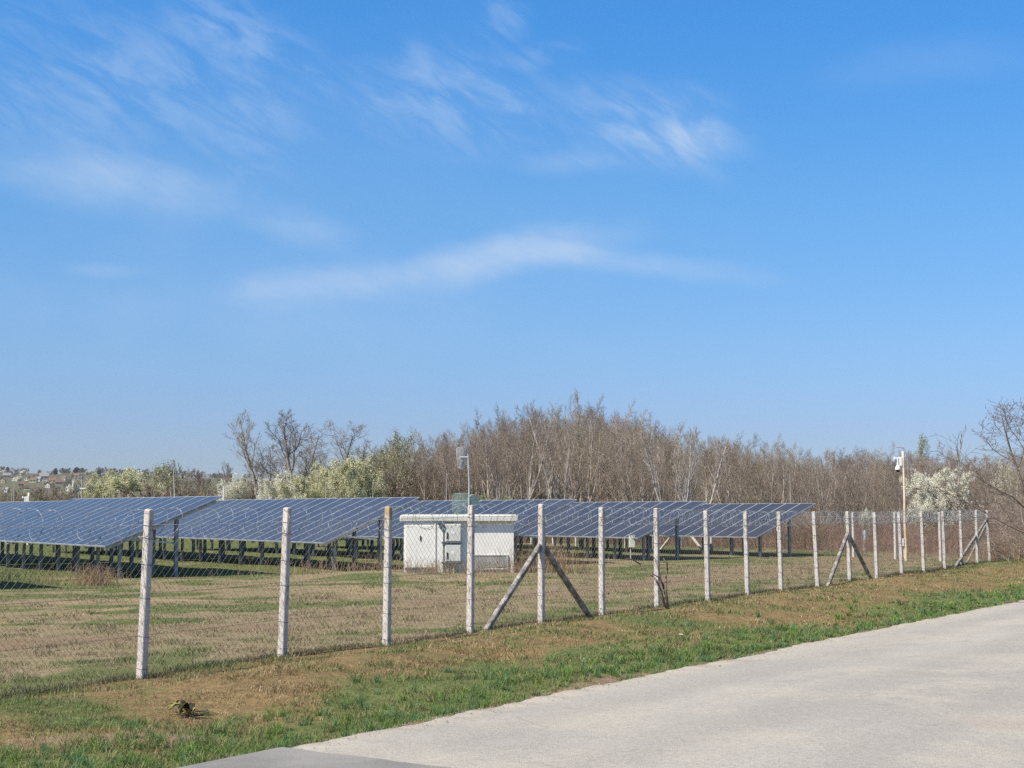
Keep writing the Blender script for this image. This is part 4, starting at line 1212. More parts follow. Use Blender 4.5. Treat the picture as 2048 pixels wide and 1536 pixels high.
WOOD_TOP = [(700, 905), (745, 892), (800, 872), (850, 858), (880, 850), (930, 858), (960, 842), (1000, 818), (1050, 806), (1100, 798), (1150, 800), (1200, 806), (1250, 815), (1300, 835), (1340, 850),
            (1380, 858), (1450, 862), (1490, 862), (1515, 884), (1540, 874), (1580, 898), (1620, 886), (1660, 894), (1700, 890), (1790, 886), (1850, 898), (1900, 894), (1950, 898), (2050, 894), (2300, 888)]
def wood_top(px): return float(np.interp(px, [a for a, b in WOOD_TOP], [b for a, b in WOOD_TOP]))
used = [False] * len(wood)
rgw = random.Random(21)
cand = []
tries = 0
while len(cand) < 250 and tries < 20000:
    tries += 1
    px = rgw.uniform(720, 2130)
    # front edge of the wood runs some metres behind the back fence
    lo = 128 - (px - 720) / 1400 * 46; Y = lo + 34 * rgw.random() ** 1.35
    x = (px - 1024) / 3000 * Y
    if all((x - a) ** 2 + (Y - b) ** 2 > 1.15 ** 2 for a, b, _ in cand): cand.append((x, Y, px))
for x, Y, px in cand:
    depth = Y - (128 - (px - 720) / 1400 * 46)
    top = (1022 - wood_top(px)) / 3000 * Y + CAM_Z
    k = rgw.uniform(0.80, 1.0) if depth > 9 else rgw.uniform(0.58, 0.92)
    h = top * k
    i = rgw.choices(range(7), weights=(4, 4, 2, 4, 0.7, 0.7, 0.7) if depth < 8 else (1, 1, 1, 1, 4, 3, 4))[0]
    place(wood[i], not used[i], x, Y, h, rgw.uniform(0, 6.28), sx=rgw.uniform(0.85, 1.1) * (1.0 if h < 9 else 0.85)); used[i] = True

# trees one can tell apart
def solo(px, ybase_depth, ytop, skel, bark, twig, label, name='bare_tree', cat='tree', group=None, rz=0.0, sx=1.0, rmin=0.008, flowers=None, n_big=6, wpx=None):
    Y = ybase_depth; x = (px - 1024) / 3000 * Y; h = (1022 - ytop) / 3000 * Y + CAM_Z
    t = make_tree(name, label, cat, group, skel, M[bark], M[twig], n_big, rmin, flowers)
    if wpx: sx = (wpx / 3000 * Y) / (2 * t['rad'] * h / t['top'])
    place(t, True, x, Y, h, rz, sx=sx)
    return t
solo(520, 118, 822, grow(31, 12, 4, spread=0.62, trop=0.55, n1=13, n2=7, n3=5, n4=3, cone=0.36, first=0.30, r0=0.16), 'bark_grey', 'bark_grey', 'tall slender pale bare tree left of the dark spreading bare tree', rz=0.6, sx=1.3)
solo(606, 116, 822, grow(32, 10, 4, spread=0.75, trop=0.35, n1=10, n2=8, n3=5, n4=3, cone=0.55, first=0.36, r0=0.20, wob=0.14), 'bark_dark', 'bark_dark', 'dark bare tree with spreading crown above the cream thicket, beside the slender pale tree', rz=1.0, sx=1.4)
solo(645, 122, 846, grow(33, 10, 4, spread=0.8, trop=0.3, stems=2, n1=9, n2=8, n3=5, n4=3, cone=0.55, first=0.3, r0=0.18, wob=0.14, stem_spread=0.3), 'bark_dark', 'bark_grey', 'broad bare tree with low crooked limbs, right behind the cream thicket', rz=2.0, sx=1.35)
solo(712, 124, 882, grow(34, 8, 4, spread=0.7, trop=0.3, n1=9, n2=7, n3=5, n4=2, cone=0.5, r0=0.12), 'bark_dark', 'bark_grey', 'small bare tree between the broad tree and the green tinged tree', rz=0.3, sx=1.35)
solo(558, 126, 878, grow(35, 8, 4, spread=0.7, trop=0.4, stems=2, n1=8, n2=7, n3=5, n4=2, cone=0.5, r0=0.11), 'bark_dark', 'bark_brown', 'brown twiggy tree filling the gap behind the slender pale tree', rz=0.9)
solo(785, 126, 868, grow(36, 10, 4, spread=0.55, trop=0.45, stems=2, n1=9, n2=7, n3=5, n4=3, cone=0.5, first=0.2), 'bark_grey', 'bark_olive', 'tree tinged with fresh green buds at the near end of the wood', rz=1.7, sx=1.25, flowers=('bud_green' and M['bud_green'], 2, 0.18, 0.035, 0.55))
solo(752, 119, 902, grow(37, 8, 4, spread=0.6, trop=0.4, stems=3, n1=7, n2=6, n3=5, n4=2, cone=0.45, first=0.15), 'bark_grey', 'bark_olive', 'low green tinged tree between the cream thicket and the wood', rz=0.7, sx=1.2, flowers=(M['bud_green'], 2, 0.16, 0.03, 0.5))
solo(1352, 92, 852, grow(41, 8, 3, spread=0.42, trop=0.6, stems=3, n1=7, n2=6, n3=5, cone=0.46, first=0.30, r0=0.13, stem_spread=0.52, wob=0.10), 'bark_pale', 'bark_grey', 'pale barked tree forking from the base, before the dark wood', 'pale_bark_tree', rz=0.4, sx=0.95)
solo(1392, 92, 878, grow(42, 7, 3, spread=0.45, trop=0.6, stems=2, n1=7, n2=6, n3=5, cone=0.45, first=0.25, r0=0.11, stem_spread=0.40), 'bark_pale', 'bark_grey', 'smaller pale barked tree beside the forked pale tree', 'pale_bark_tree', rz=1.9)
solo(1150, 128, 782, grow(43, 12, 4, spread=0.42, trop=0.6, n1=12, n2=6, n3=5, n4=2, cone=0.33, first=0.35, r0=0.13), 'bark_grey', 'bark_grey', 'tallest bare tree, rising above the middle of the wood', rz=0.5, sx=0.75)
solo(1055, 112, 822, grow(44, 12, 4, spread=0.5, trop=0.55, n1=11, n2=6, n3=5, n4=2, cone=0.36, first=0.3, r0=0.15), 'bark_pale', 'bark_brown', 'bare tree with a light straight trunk among the wood, right of the mast', rz=0.5, sx=0.85)
solo(1022, 108, 850, grow(45, 12, 4, spread=0.6, trop=0.4, stems=2, n1=9, n2=6, n3=5, n4=2, cone=0.40, first=0.3, r0=0.17, stem_spread=0.35), 'bark_grey', 'bark_brown', 'bare tree with a slanting grey trunk, nearest to the mast', rz=2.9)
solo(1118, 110, 815, grow(46, 12, 4, spread=0.45, trop=0.55, stems=3, n1=8, n2=6, n3=4, n4=2, cone=0.36, first=0.3, r0=0.15, stem_spread=0.16), 'bark_pale', 'bark_brown', 'cluster of light trunks below the tallest tree of the wood', rz=1.2, sx=0.85)
solo(1905, 112, 852, grow(47, 10, 4, spread=0.3, trop=0.7, n1=10, n2=6, n3=4, n4=2, cone=0.30, first=0.35, r0=0.10), 'bark_pale', 'bark_grey', 'narrow pale tree poking above the wood beyond the blossom tree', rz=0.2, sx=0.7)
solo(1830, 116, 872, grow(48, 9, 4, spread=0.45, trop=0.5, n1=10, n2=6, n3=5, n4=2, cone=0.4), 'bark_grey', 'bark_olive', 'green tinged tree top beside the camera pole', rz=0.2, sx=0.8, flowers=(M['bud_green'], 3, 0.16, 0.035, 0.6))
solo(385, 150, 922, grow(49, 7, 4, spread=0.5, trop=0.5, stems=2, n1=8, n2=7, n3=5, n4=2, cone=0.5, first=0.2), 'bark_dark', 'bark_brown', 'reddish bare tree behind the tilted pole', rz=0.2, sx=1.2)
solo(450, 150, 926, grow(50, 7, 4, spread=0.55, trop=0.5, stems=2, n1=8, n2=6, n3=5, n4=2, cone=0.48, first=0.3), 'bark_dark', 'bark_grey', 'grey bare tree behind the small white blossom bush', rz=0.9, sx=0.9)
solo(312, 150, 930, grow(51, 7, 4, spread=0.6, trop=0.4, stems=3, n1=7, n2=6, n3=5, n4=2, cone=0.5, first=0.15), 'bark_grey', 'bark_olive', 'pale green budding tree above the far blossom thicket', rz=1.3, sx=1.4, flowers=(M['bud_green'], 2, 0.2, 0.04, 0.6))

# blossoming trees and bushes
BL = 'blossoming bushes and trees'
def blossom(px, Y, ytop, seed, label, mat, wpx, per=3, spread=0.09, size=0.034, keep=0.85, spreadang=0.95, name='blossom_bush', stems=4, H=5, twig='bark_olive', first=0.05):
    return solo(px, Y, ytop, grow(seed, H, 4, spread=spreadang, trop=0.25, stems=stems + 1, n1=9, n2=7, n3=4, n4=3, cone=0.72, first=first, r0=0.07, stem_spread=0.62, wob=0.17, center=True), 'bark_dark', twig, label, name, 'bush', BL, seed * 0.7, 1.0, 0.006, (M[mat], per * 2 + 1, spread * 0.85, size * 0.78, min(1.0, keep * 1.25)), wpx=wpx * 1.35)
blossom(1868, 84, 944, 61, 'white blossoming tree right of the pale wooden camera pole', 'blossom', 92, 5, 0.06, 0.028, 1.0, 0.95, 'blossom_tree', stems=3)
blossom(1908, 85, 978, 62, 'low cream edge bush of the white blossoming tree', 'blossom_cream', 45, 2, 0.08, 0.028, 0.35)
blossom(2012, 86, 930, 63, 'white blossom bush half hidden behind the dark branches of the near tree', 'blossom', 55, 1, 0.08, 0.028, 0.35)
blossom(568, 108, 952, 64, 'bright white blossom bush at the near end of the cream thicket', 'blossom', 75, 3, 0.09, 0.036, 0.6)
blossom(625, 108, 954, 65, 'cream blossom bush next to the bright white one', 'blossom_cream', 95, 3, 0.10, 0.038, 0.7)
blossom(668, 108, 936, 66, 'cream blossom bush in the middle of the thicket', 'blossom_cream', 95, 3, 0.10, 0.038, 0.7)
blossom(706, 110, 922, 67, 'tallest cream blossom bush of the thicket, below the small bare tree', 'blossom_cream', 100, 3, 0.10, 0.038, 0.7)
blossom(742, 110, 950, 68, 'greenish blossom bush closing the thicket beside the wood', 'blossom_cream', 70, 2, 0.10, 0.034, 0.4)
blossom(470, 120, 960, 69, 'small white blossom bush behind the stub pole', 'blossom', 52, 3, 0.10, 0.040, 0.7)
blossom(225, 145, 952, 70, 'cream blossom bush, outermost of the far thicket', 'blossom_cream', 85, 3, 0.11, 0.046, 0.65)
blossom(260, 145, 947, 71, 'cream blossom bush beneath the pale green budding tree', 'blossom_cream', 95, 3, 0.11, 0.046, 0.7)
blossom(290, 144, 962, 72, 'low cream blossom bush of the far thicket', 'blossom_cream', 60, 2, 0.11, 0.046, 0.55)
blossom(150, 330, 968, 73, 'small white blossom bush behind the pole with the crossbar', 'blossom', 16, 3, 0.2, 0.09, 0.6, stems=3)
blossom(1732, 84, 1022, 74, 'tiny white blossom bush above the blue grey marker post', 'blossom', 22, 2, 0.05, 0.025, 0.4, H=3)
blossom(965, 98, 996, 75, 'low yellow green bush at the foot of the wood, right of the mast', 'bud_green', 80, 3, 0.09, 0.030, 0.8)

# brown brush across the far side
BRG = 'bare brown bushes along the far side of the field'
bush = [make_tree('bare_bush', 'bare brown bush in the hedge along the far side of the field', 'bush', BRG,
        grow(80 + k, 4, 4, spread=0.55, trop=0.4, stems=6, n1=7, n2=6, n3=4, n4=2, cone=0.5, first=0.08, r0=0.04, stem_spread=0.55, wob=0.14), M['bark_grey'], M[tw], 4, 0.010)
        for k, tw in enumerate(('bark_brown', 'bark_olive', 'bark_brown'))]
ub = [False] * 3; rgb = random.Random(4)
BRUSH_TOP = [(-60, 978), (0, 976), (60, 974), (120, 970), (160, 976), (200, 985), (240, 975), (300, 968), (340, 965), (400, 958), (440, 962), (500, 968), (560, 960), (640, 940), (700, 925), (760, 935)]
for k in range(74):
    px = -70 + 830 * (k + rgb.random()) / 74; Y = rgb.uniform(126, 158)
    if 520 < px: Y = rgb.uniform(116, 134)
    x = (px - 1024) / 3000 * Y
    h = ((1022 - float(np.interp(px, [a for a, b in BRUSH_TOP], [b for a, b in BRUSH_TOP]))) / 3000 * Y + CAM_Z) * rgb.uniform(0.72, 1.02)
    i = k % 3
    place(bush[i], not ub[i], x, Y, h, rgb.uniform(0, 6.28), sx=rgb.uniform(1.0, 1.5)); ub[i] = True
# brush at the foot of the wood
UG = 'bare bushes at the foot of the wood'
b2 = [copy_tree(b) for b in bush]
for b in b2: b['group'] = UG; b['label'] = 'bare bush at the foot of the wood behind the back fence'
ub = [False] * 3
for k in range(56):
    px = 700 + 1420 * (k + rgb.random()) / 56; Y = 126 - (px - 720) / 1400 * 46 + rgb.uniform(-3, 8)
    x = (px - 1024) / 3000 * Y; h = rgb.uniform(1.6, 3.2); i = k % 3
    place(b2[i], not ub[i], x, Y, h, rgb.uniform(0, 6.28), sx=rgb.uniform(0.9, 1.4)); ub[i] = True

# the near bare tree at the edge of the frame
def near_tree():
    Y = 51.0; x = P(2092, 1022, Y).x
    t = make_tree('bare_tree', 'near dark bare tree reaching into the frame beyond the fence corner', 'tree', None,
                  grow(142, 7, 4, spread=0.85, trop=0.22, stems=3, n1=9, n2=7, n3=5, n4=2, cone=0.62, first=0.12, r0=0.11, stem_spread=0.40, wob=0.11, twig=0.55, twig_r=0.008), M['bark_near'], M['bark_near'], 8, 0.0045)
    place(t, True, x, Y, 5.7, R(200), sx=1.15)
near_tree()
NB = 'dead looking bushes beside the fence corner'
nb = [make_tree('bare_bush', 'tangled grey brown bush beside the fence corner under the near bare tree', 'bush', NB,
      grow(150 + k, 3, 4, spread=0.7, trop=0.2, stems=7, n1=6, n2=6, n3=4, n4=2, cone=0.6, first=0.06, r0=0.016, stem_spread=0.7, wob=0.2, twig_r=0.003), M['bark_grey'], M['bark_brown'], 4, 0.003) for k in range(2)]
ub = [False, False]
for k, (px, Y, h) in enumerate(((2010, 70, 2.6), (2035, 66, 3.0), (2062, 62, 2.7), (2088, 60, 3.2), (2000, 74, 2.3), (2050, 74, 3.2), (2025, 60, 1.5))):
    x = (px - 1024) / 3000 * Y; place(nb[k % 2], not ub[k % 2], x, Y, h, k * 1.3, sx=1.2); ub[k % 2] = True

# ------------------------------------------------------------------ hillside cottages and trees
def mat_flat(name, c1, c2, rough=0.8): return mat_noise(name, c1, c2, 0.6, rough)
WALLS = [mat_flat('white render', (0.55, 0.53, 0.49), (0.48, 0.46, 0.42)), mat_flat('cream render', (0.46, 0.38, 0.27), (0.40, 0.33, 0.24)), mat_flat('grey render', (0.30, 0.29, 0.28), (0.25, 0.24, 0.23))]
ROOFS = [mat_flat('red clay roof', (0.21, 0.115, 0.085), (0.16, 0.09, 0.07)), mat_flat('brown roof', (0.20, 0.13, 0.10), (0.15, 0.10, 0.08)), mat_flat('grey roof', (0.28, 0.275, 0.27), (0.22, 0.215, 0.21))]
WIN = mat_flat('dark window', (0.03, 0.035, 0.04), (0.04, 0.045, 0.05), 0.3)
def hill_depth(px, py):
    """where on the hillside a sight line of the photograph lands"""
    for Y in np.arange(HILL_Y0 + 10, HILL_Y1, 8):
        p = P(px, py, Y)
        if hill_z(p.x, Y) >= p.z: return float(Y)
    return HILL_Y1 - 10
def cottage(px, py, w, wi, ri, gable, label):
    Y = hill_depth(px, py); x = P(px, py, Y).x; z = float(hill_z(x, Y)) - 0.6
    d = w * 0.75; h = 3.0 + 0.6; rh = w * 0.36
    root = empty('cottage', (x, Y, z), R(wi * 17 - 15)); tag(root, label, 'house', 'cottages on the far hillside')
    m = MB(); m.box((-w / 2, -d / 2, 0), (w / 2, d / 2, h))
    if gable: m.add([(-w / 2, -d / 2, h), (w / 2, -d / 2, h), (0, -d / 2, h + rh), (-w / 2, d / 2, h), (w / 2, d / 2, h), (0, d / 2, h + rh)], None, [(0, 1, 2), (4, 3, 5)])
    else: m.add([(-w / 2, -d / 2, h), (-w / 2, d / 2, h), (-w / 2, 0, h + rh), (w / 2, -d / 2, h), (w / 2, d / 2, h), (w / 2, 0, h + rh)], None, [(1, 0, 2), (3, 4, 5)])
    m.build('wall', WALLS[wi], root)
    e = 0.35; r_ = MB()
    if gable:
        for s in (-1, 1):
            a = [(s * (w / 2 + e), -d / 2 - e, h - 0.2), (s * (w / 2 + e), d / 2 + e, h - 0.2), (0, d / 2 + e, h + rh + 0.06), (0, -d / 2 - e, h + rh + 0.06)]
            b = [(p[0], p[1], p[2] + 0.22) for p in a]; r_.add(a + b, [(0, 1, 2, 3), (7, 6, 5, 4), (0, 4, 5, 1), (1, 5, 6, 2), (3, 7, 4, 0)])
    else:
        for s in (-1, 1):
            a = [(-w / 2 - e, s * (d / 2 + e), h - 0.2), (w / 2 + e, s * (d / 2 + e), h - 0.2), (w / 2 + e, 0, h + rh + 0.06), (-w / 2 - e, 0, h + rh + 0.06)]
            b = [(p[0], p[1], p[2] + 0.22) for p in a]; r_.add(a + b, [(0, 1, 2, 3), (7, 6, 5, 4), (0, 4, 5, 1), (1, 5, 6, 2), (3, 7, 4, 0)])
    rf = r_.build('roof', ROOFS[ri], root)
    c = MB(); c.box((w * 0.18, d * 0.1, h + rh * 0.4), (w * 0.18 + 0.6, d * 0.1 + 0.6, h + rh + 0.7)); c.build('chimney', WALLS[1], rf)
    for wx in (-0.25, 0.2):
        q = MB(); q.box((w * wx - 0.5, -d / 2 - 0.06, 1.6), (w * wx + 0.5, -d / 2 - 0.003, 2.9)); q.build('window', WIN, root)
COTT = [(14, 956, 9, 2, 2, 0, 'wide grey roofed house on the ridge at the edge of the picture'),
        (30, 962, 6, 0, 1, 1, 'white gabled cottage under the wide grey roofed house'),
        (56, 962, 7, 0, 0, 1, 'steep white gabled cottage above the far camera pole'),
        (67, 966, 8, 1, 1, 0, 'cream cottage beside the steep white gable'),
        (77, 963, 7, 0, 2, 0, 'bright white cottage behind the cream cottage'),
        (88, 958, 11, 2, 2, 0, 'long grey house on the crest'),
        (12, 985, 6, 0, 2, 0, 'small white shed low on the slope at the edge'),
        (97, 976, 6, 0, 0, 1, 'white gabled cottage low on the slope near its middle'),
        (106, 966, 8, 1, 0, 0, 'cream cottage with a red roof in the middle of the slope'),
        (118, 970, 9, 2, 0, 0, 'grey cottage with a broad red roof next to the blossom'),
        (152, 956, 8, 1, 1, 0, 'cream house below the crest right of the long grey house'),
        (160, 961, 6, 0, 2, 0, 'little white house behind the pole with a crossbar'),
        (175, 972, 6, 0, 1, 0, 'white cottage low down near the end of the village'),
        (188, 968, 7, 2, 1, 1, 'grey gabled cottage, last of the village'),
        (137, 983, 5, 0, 2, 0, 'white hut half hidden by the brown hedge'),
        (42, 973, 6, 2, 0, 0, 'grey cottage with a red roof above the white shed'),
        (5, 966, 7, 1, 0, 1, 'cream gabled cottage cut by the picture edge'),
        (128, 961, 6, 0, 0, 0, 'white cottage with a red roof near the crest'),
        (455, 966, 9, 1, 0, 0, 'orange roofed house peeping between the bare trees'),
        (205, 960, 6, 1, 1, 0, 'cream hut under the crest by the flowering thicket')]
for c in COTT: cottage(*c)
HT = 'small trees scattered over the far hillside'
ht = []
for k, (tw, lab, fl) in enumerate((('bark_dark', 'small dark bare tree among the cottages of the far hillside', None),
                                  ('bark_grey', 'small grey bare tree among the cottages of the far hillside', None),
                                  ('bark_dark', 'small pale blossoming tree among the cottages of the far hillside', 'blossom'),
                                  ('bark_olive', 'small evergreen tree among the cottages of the far hillside', 'evergreen'))):
    M.setdefault('evergreen', mat_noise('dark evergreen', (0.03, 0.05, 0.03), (0.05, 0.075, 0.04), 0.5, 0.95))
    sk = grow(170 + k, 7, 3, spread=0.7 if k < 3 else 0.5, trop=0.35, stems=2 if k < 3 else 1, n1=9, n2=8, n3=6, cone=0.6, first=0.12, r0=0.16, twig_r=0.05, stem_spread=0.4)
    t = MB(); big, small, tips, top = sk
    t.prisms([tuple(s[0]) for s in big], [tuple(s[1]) for s in big], [s[2] for s in big], [s[3] for s in big], 4)
    t.prisms([tuple(s[0]) for s in small], [tuple(s[1]) for s in small], [max(s[2], 0.05) for s in small], [max(s[3], 0.04) for s in small], 3)
    mats = [M[tw]]
    if fl: petals_mb(t, tips, 3, 0.35, 0.28, 3, 1); mats.append(M[fl])
    o = t.build('hillside_tree', mats); tag(o, lab, 'tree', HT); o['top'] = top; ht.append(o)
uh = [False] * 4; rgh = random.Random(11)
for k in range(230):
    px = rgh.uniform(-60, 480) if k < 170 else rgh.uniform(300, 780)
    Yh = HILL_Y0 + (HILL_Y1 - HILL_Y0) * rgh.random() ** 0.55 + (10 if k % 3 == 0 else 0)
    if k % 3 == 0: Yh = rgh.uniform(HILL_Y1 - 160, HILL_Y1 + 20)
    x = (px - 1024) / 3000 * Yh; z = float(hill_z(x, Yh))
    i = rgh.choices(range(4), weights=(4, 4, 2, 1))[0]
    place(ht[i], not uh[i], x, Yh, rgh.uniform(5, 11) if i != 2 else rgh.uniform(4, 7), rgh.uniform(0, 6.28), sx=rgh.uniform(1.1, 1.7), z=z - 0.2); uh[i] = True

# ------------------------------------------------------------------ grass, weeds and undergrowth
def tinted(name, rough=0.9, trans=0.0, base=(1, 1, 1)):
    m, t, b = new_mat(name)
    at = t.new('ShaderNodeVertexColor'); at.layer_name = 'tint'
    t.put(b.inputs['Base Color'], at.outputs[0]); b.inputs['Roughness'].default_value = rough; spec(b, 0.15)
    if trans:
        tr = t.new('ShaderNodeBsdfTranslucent'); t.put(tr.inputs[0], at.outputs[0])
        mx = t.new('ShaderNodeMixShader'); mx.inputs[0].default_value = trans
        out = t.n['Material Output']; t.l.new(b.outputs[0], mx.inputs[1]); t.l.new(tr.outputs[0], mx.inputs[2]); t.l.new(mx.outputs[0], out.inputs[0])
    return m
M['grass'] = tinted('grass blades', 0.7, 0.15)
def blades(name, x, y, h, w, col, lean, seed, label, cat, zoff=0.0, mat='grass'):
    rg = np.random.default_rng(seed); n = len(x)
    z = ground_z(x, y) + zoff
    az = rg.random(n) * 2 * PI; la = rg.random(n) * 2 * PI
    ax, ay = np.cos(az), np.sin(az); lx, ly = np.cos(la), np.sin(la)
    ln = lean * rg.uniform(0.3, 1.3, n)
    base = np.stack([x, y, z - 0.01], 1); wv = np.stack([ax * w, ay * w, np.zeros(n)], 1)
    mid = base + np.stack([lx * ln * h * 0.35, ly * ln * h * 0.35, h * 0.55], 1)
    tip = base + np.stack([lx * ln * h, ly * ln * h, h * np.sqrt(np.maximum(1 - 0.55 * ln * ln, 0.1))], 1)
    V = np.stack([base - wv, base + wv, mid + wv * 0.75, mid - wv * 0.75, tip], 1).reshape(-1, 3)
    o = np.arange(n) * 5
    mb = MB(); mb.add(V, np.stack([o, o + 1, o + 2, o + 3], 1), np.stack([o + 3, o + 2, o + 4], 1))
    ob = mb.build(name, M[mat], colors=np.repeat(col, 5, 0)); tag(ob, label, cat, kind='stuff')
    return ob
GREENS = np.array([(0.15, 0.225, 0.06), (0.115, 0.185, 0.06), (0.19, 0.245, 0.075), (0.135, 0.195, 0.085), (0.22, 0.25, 0.10)])
KHAKI = np.array([(0.24, 0.19, 0.11), (0.30, 0.245, 0.155), (0.205, 0.155, 0.095), (0.35, 0.295, 0.195), (0.20, 0.19, 0.085), (0.265, 0.185, 0.10)])
STRAWS = np.array([(0.29, 0.215, 0.11), (0.35, 0.275, 0.155), (0.23, 0.165, 0.085), (0.40, 0.335, 0.21), (0.31, 0.205, 0.095), (0.24, 0.205, 0.09), (0.21, 0.20, 0.08)])
YELS = np.array([(0.42, 0.33, 0.19), (0.35, 0.26, 0.14), (0.47, 0.39, 0.25)])
def scatter(n, seed, dr_max=None, y0=9.5, y1=110, xk=0.37, pw=1.0, inside=None):
    """points in the cone of view, thinning with distance"""
    rg = np.random.default_rng(seed)
    u = rg.random(n)
    y = y0 * (y1 / y0) ** (u ** pw)
    x = rg.uniform(-xk, xk, n) * y
    return x, y, rg
def pick(pal, rg, n, v=0.18):
    c = pal[rg.integers(0, len(pal), n)]; return c * rg.uniform(1 - v, 1 + v, (n, 1))
def clump(x, y, s, k):
    return 0.6 * vnoise(x * s + k * 7.7, y * s - k * 3.1) + 0.4 * vnoise(x * s * 2.3 - k, y * s * 2.3 + k * 5.0)
def tone(x, y, s, k, lo, hi):
    return (lo + (hi - lo) * sst(clump(x, y, s, k), 0.25, 0.75))[:, None]
def pick_clump(pal, x, y, s, k, rg, v=0.15):
    c = np.clip(((clump(x, y, s, k) - 0.2) / 0.6 + rg.normal(0, 0.12, len(x))) * len(pal), 0, len(pal) - 1e-3).astype(int)
    return pal[c] * rg.uniform(1 - v, 1 + v, (len(x), 1))
def build_grass():
    # tufts of verge grass by the road
    x, y, rg = scatter(420000, 1, y0=9.6, y1=70, pw=0.85)
    g, d, ye = masks(x, y); dr = dist_road(x, y); df = dist_fence(x, y)
    tuft = 0.55 * fbm(x, y, 2.6, 3) + 0.45 * fbm(x + 9, y - 4, 5.5, 2)
    ok = (dr > -0.05 + 0.07 * (vnoise(x * 3.0, y * 3.0) > 0.55)) & (df < 0.3) & (rg.random(len(x)) < (g ** 1.3) * (0.06 + 1.1 * sst(tuft, 0.40, 0.60)) * (1 - 0.85 * d))
    x, y, dr, tuft, ds = x[ok], y[ok], dr[ok], tuft[ok], d[ok]; n = len(x)
    lush = fbm(x, y, 0.9, 2)
    h = (0.035 + 0.10 * sst(tuft, 0.4, 0.7) * (0.35 + 0.9 * sst(lush, 0.4, 0.7))) * rg.uniform(0.55, 1.25, n) * (0.35 + 0.65 * sst(dr, 0.0, 0.6))
    w = 0.0022 * np.maximum(1, y / 13) * rg.uniform(0.7, 1.4, n)
    col = pick_clump(GREENS, x, y, 3.2, 1, rg) * tone(x, y, 4.5, 2, 0.62, 1.25); dry = rg.random(n) < 0.05 + 0.45 * sst(clump(x, y, 3.7, 3), 0.52, 0.70)
    col[dry] = pick(STRAWS, rg, int(dry.sum()))
    dk = sst(lush, 0.5, 0.7)[:, None]; col = col * (1 - 0.25 * dk) + np.array([(0.045, 0.105, 0.04)]) * 0.25 * dk
    blades('grass', x, y, h, w, col, 0.95, 11, 'green spring grass along the road edge', 'grass')
    # single tufts, most of them near the road
    rg = np.random.default_rng(19); nt = 1500
    ty = 9.8 * (46 / 9.8) ** rg.random(nt); tdr = np.abs(rg.normal(0.15, 0.9, nt)) + 0.02
    tx = ROAD_O[0] + (ty - ROAD_O[1]) / ROAD_D[1] * ROAD_D[0] - tdr / -ROAD_N[0]
    ty = ty + 0 * tx; bl = 34
    k = (np.abs(tx / ty) < 0.37) & (dist_fence(tx, ty) < -0.2); tx, ty, tdr = tx[k], ty[k], tdr[k]; nt = len(tx)
    hh = rg.uniform(0.05, 0.15, nt) * (0.5 + 0.5 * sst(tdr, 0.0, 0.4)); rr = rg.uniform(0.02, 0.07, nt)
    a = rg.random((nt, bl)) * 2 * PI; q = np.sqrt(rg.random((nt, bl))) * rr[:, None]
    x = (tx[:, None] + q * np.cos(a)).ravel(); y = (ty[:, None] + q * np.sin(a)).ravel()
    h = (hh[:, None] * rg.uniform(0.5, 1.2, (nt, bl))).ravel()
    tc_ = pick(np.array([(0.15, 0.245, 0.055), (0.11, 0.20, 0.075), (0.20, 0.27, 0.075), (0.13, 0.22, 0.10), (0.25, 0.25, 0.11)]), rg, nt, 0.2)
    col = np.repeat(tc_, bl, 0) * rg.uniform(0.8, 1.2, (nt * bl, 1))
    blades('grass_tufts', x, y, h, 0.0024 * np.maximum(1, y / 13), col, 0.85, 15, 'fresh green grass tufts scattered along the verge', 'grass')
    # brown thatch on the verge and in the field
    x, y, rg = scatter(640000, 2, y0=9.6, y1=85, pw=0.9)
    g, d, ye = masks(x, y); dr = dist_road(x, y); df = dist_fence(x, y)
    tuft = fbm(x + 31, y - 7, 2.1, 3)
    ok = (dr > 0.06) & (rg.random(len(x)) < (0.55 + 0.45 * sst(tuft, 0.35, 0.62)) * (1 - 0.8 * d) * np.where(df < 0, 1 - 0.55 * g, 0.75))
    x, y, df, g, ye, tuft = x[ok], y[ok], df[ok], g[ok], ye[ok], tuft[ok]; n = len(x)
    h = np.where(df < 0, 0.044, 0.046) * (0.4 + 1.0 * sst(tuft, 0.35, 0.7) + 0.7 * sst(clump(x, y, 4.0, 10), 0.5, 0.75)) * rg.uniform(0.5, 1.5, n)
    h = h * np.where(df > 10, 0.6, 1.0)
    w = 0.0026 * np.maximum(1, y / 14) * rg.uniform(0.7, 1.4, n)
    far = np.maximum(1, y / 26)
    col = np.where((df > 0)[:, None], pick_clump(KHAKI, x, y, 2.6, 4, rg, 0.2), pick_clump(STRAWS, x, y, 3.0, 5, rg, 0.2)) * tone(x, y, 4.2, 6, 0.62, 1.30)
    gq = clump(x, y, 2.4, 7) + rg.normal(0, 0.05, n)
    gr = gq > 0.80 - np.where(df < 0, 0.25 + 0.30 * g, 0.17 + 0.40 * g)
    col[gr] = (pick_clump(GREENS, x, y, 3.0, 8, rg) * tone(x, y, 5.0, 9, 0.6, 1.2) * np.array([1.10, 0.97, 1.1]))[gr]
    yl = (clump(x, y, 2.2, 21) > 0.95 - 0.50 * ye) & ~gr; col[yl] = pick(YELS, rg, int(yl.sum()))
    blades('dry_grass', x, y, h, w, col, 1.15, 12, 'short brown thatch of the verge and field', 'grass')
    # taller dead growth under the fence wire, darkened as the fence's shadow line
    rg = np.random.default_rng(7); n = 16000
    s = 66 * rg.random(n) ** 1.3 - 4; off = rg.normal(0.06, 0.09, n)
    x = FENCE_O[0] + FENCE_D[0] * s + FENCE_N[0] * off; y = FENCE_O[1] + FENCE_D[1] * s + FENCE_N[1] * off
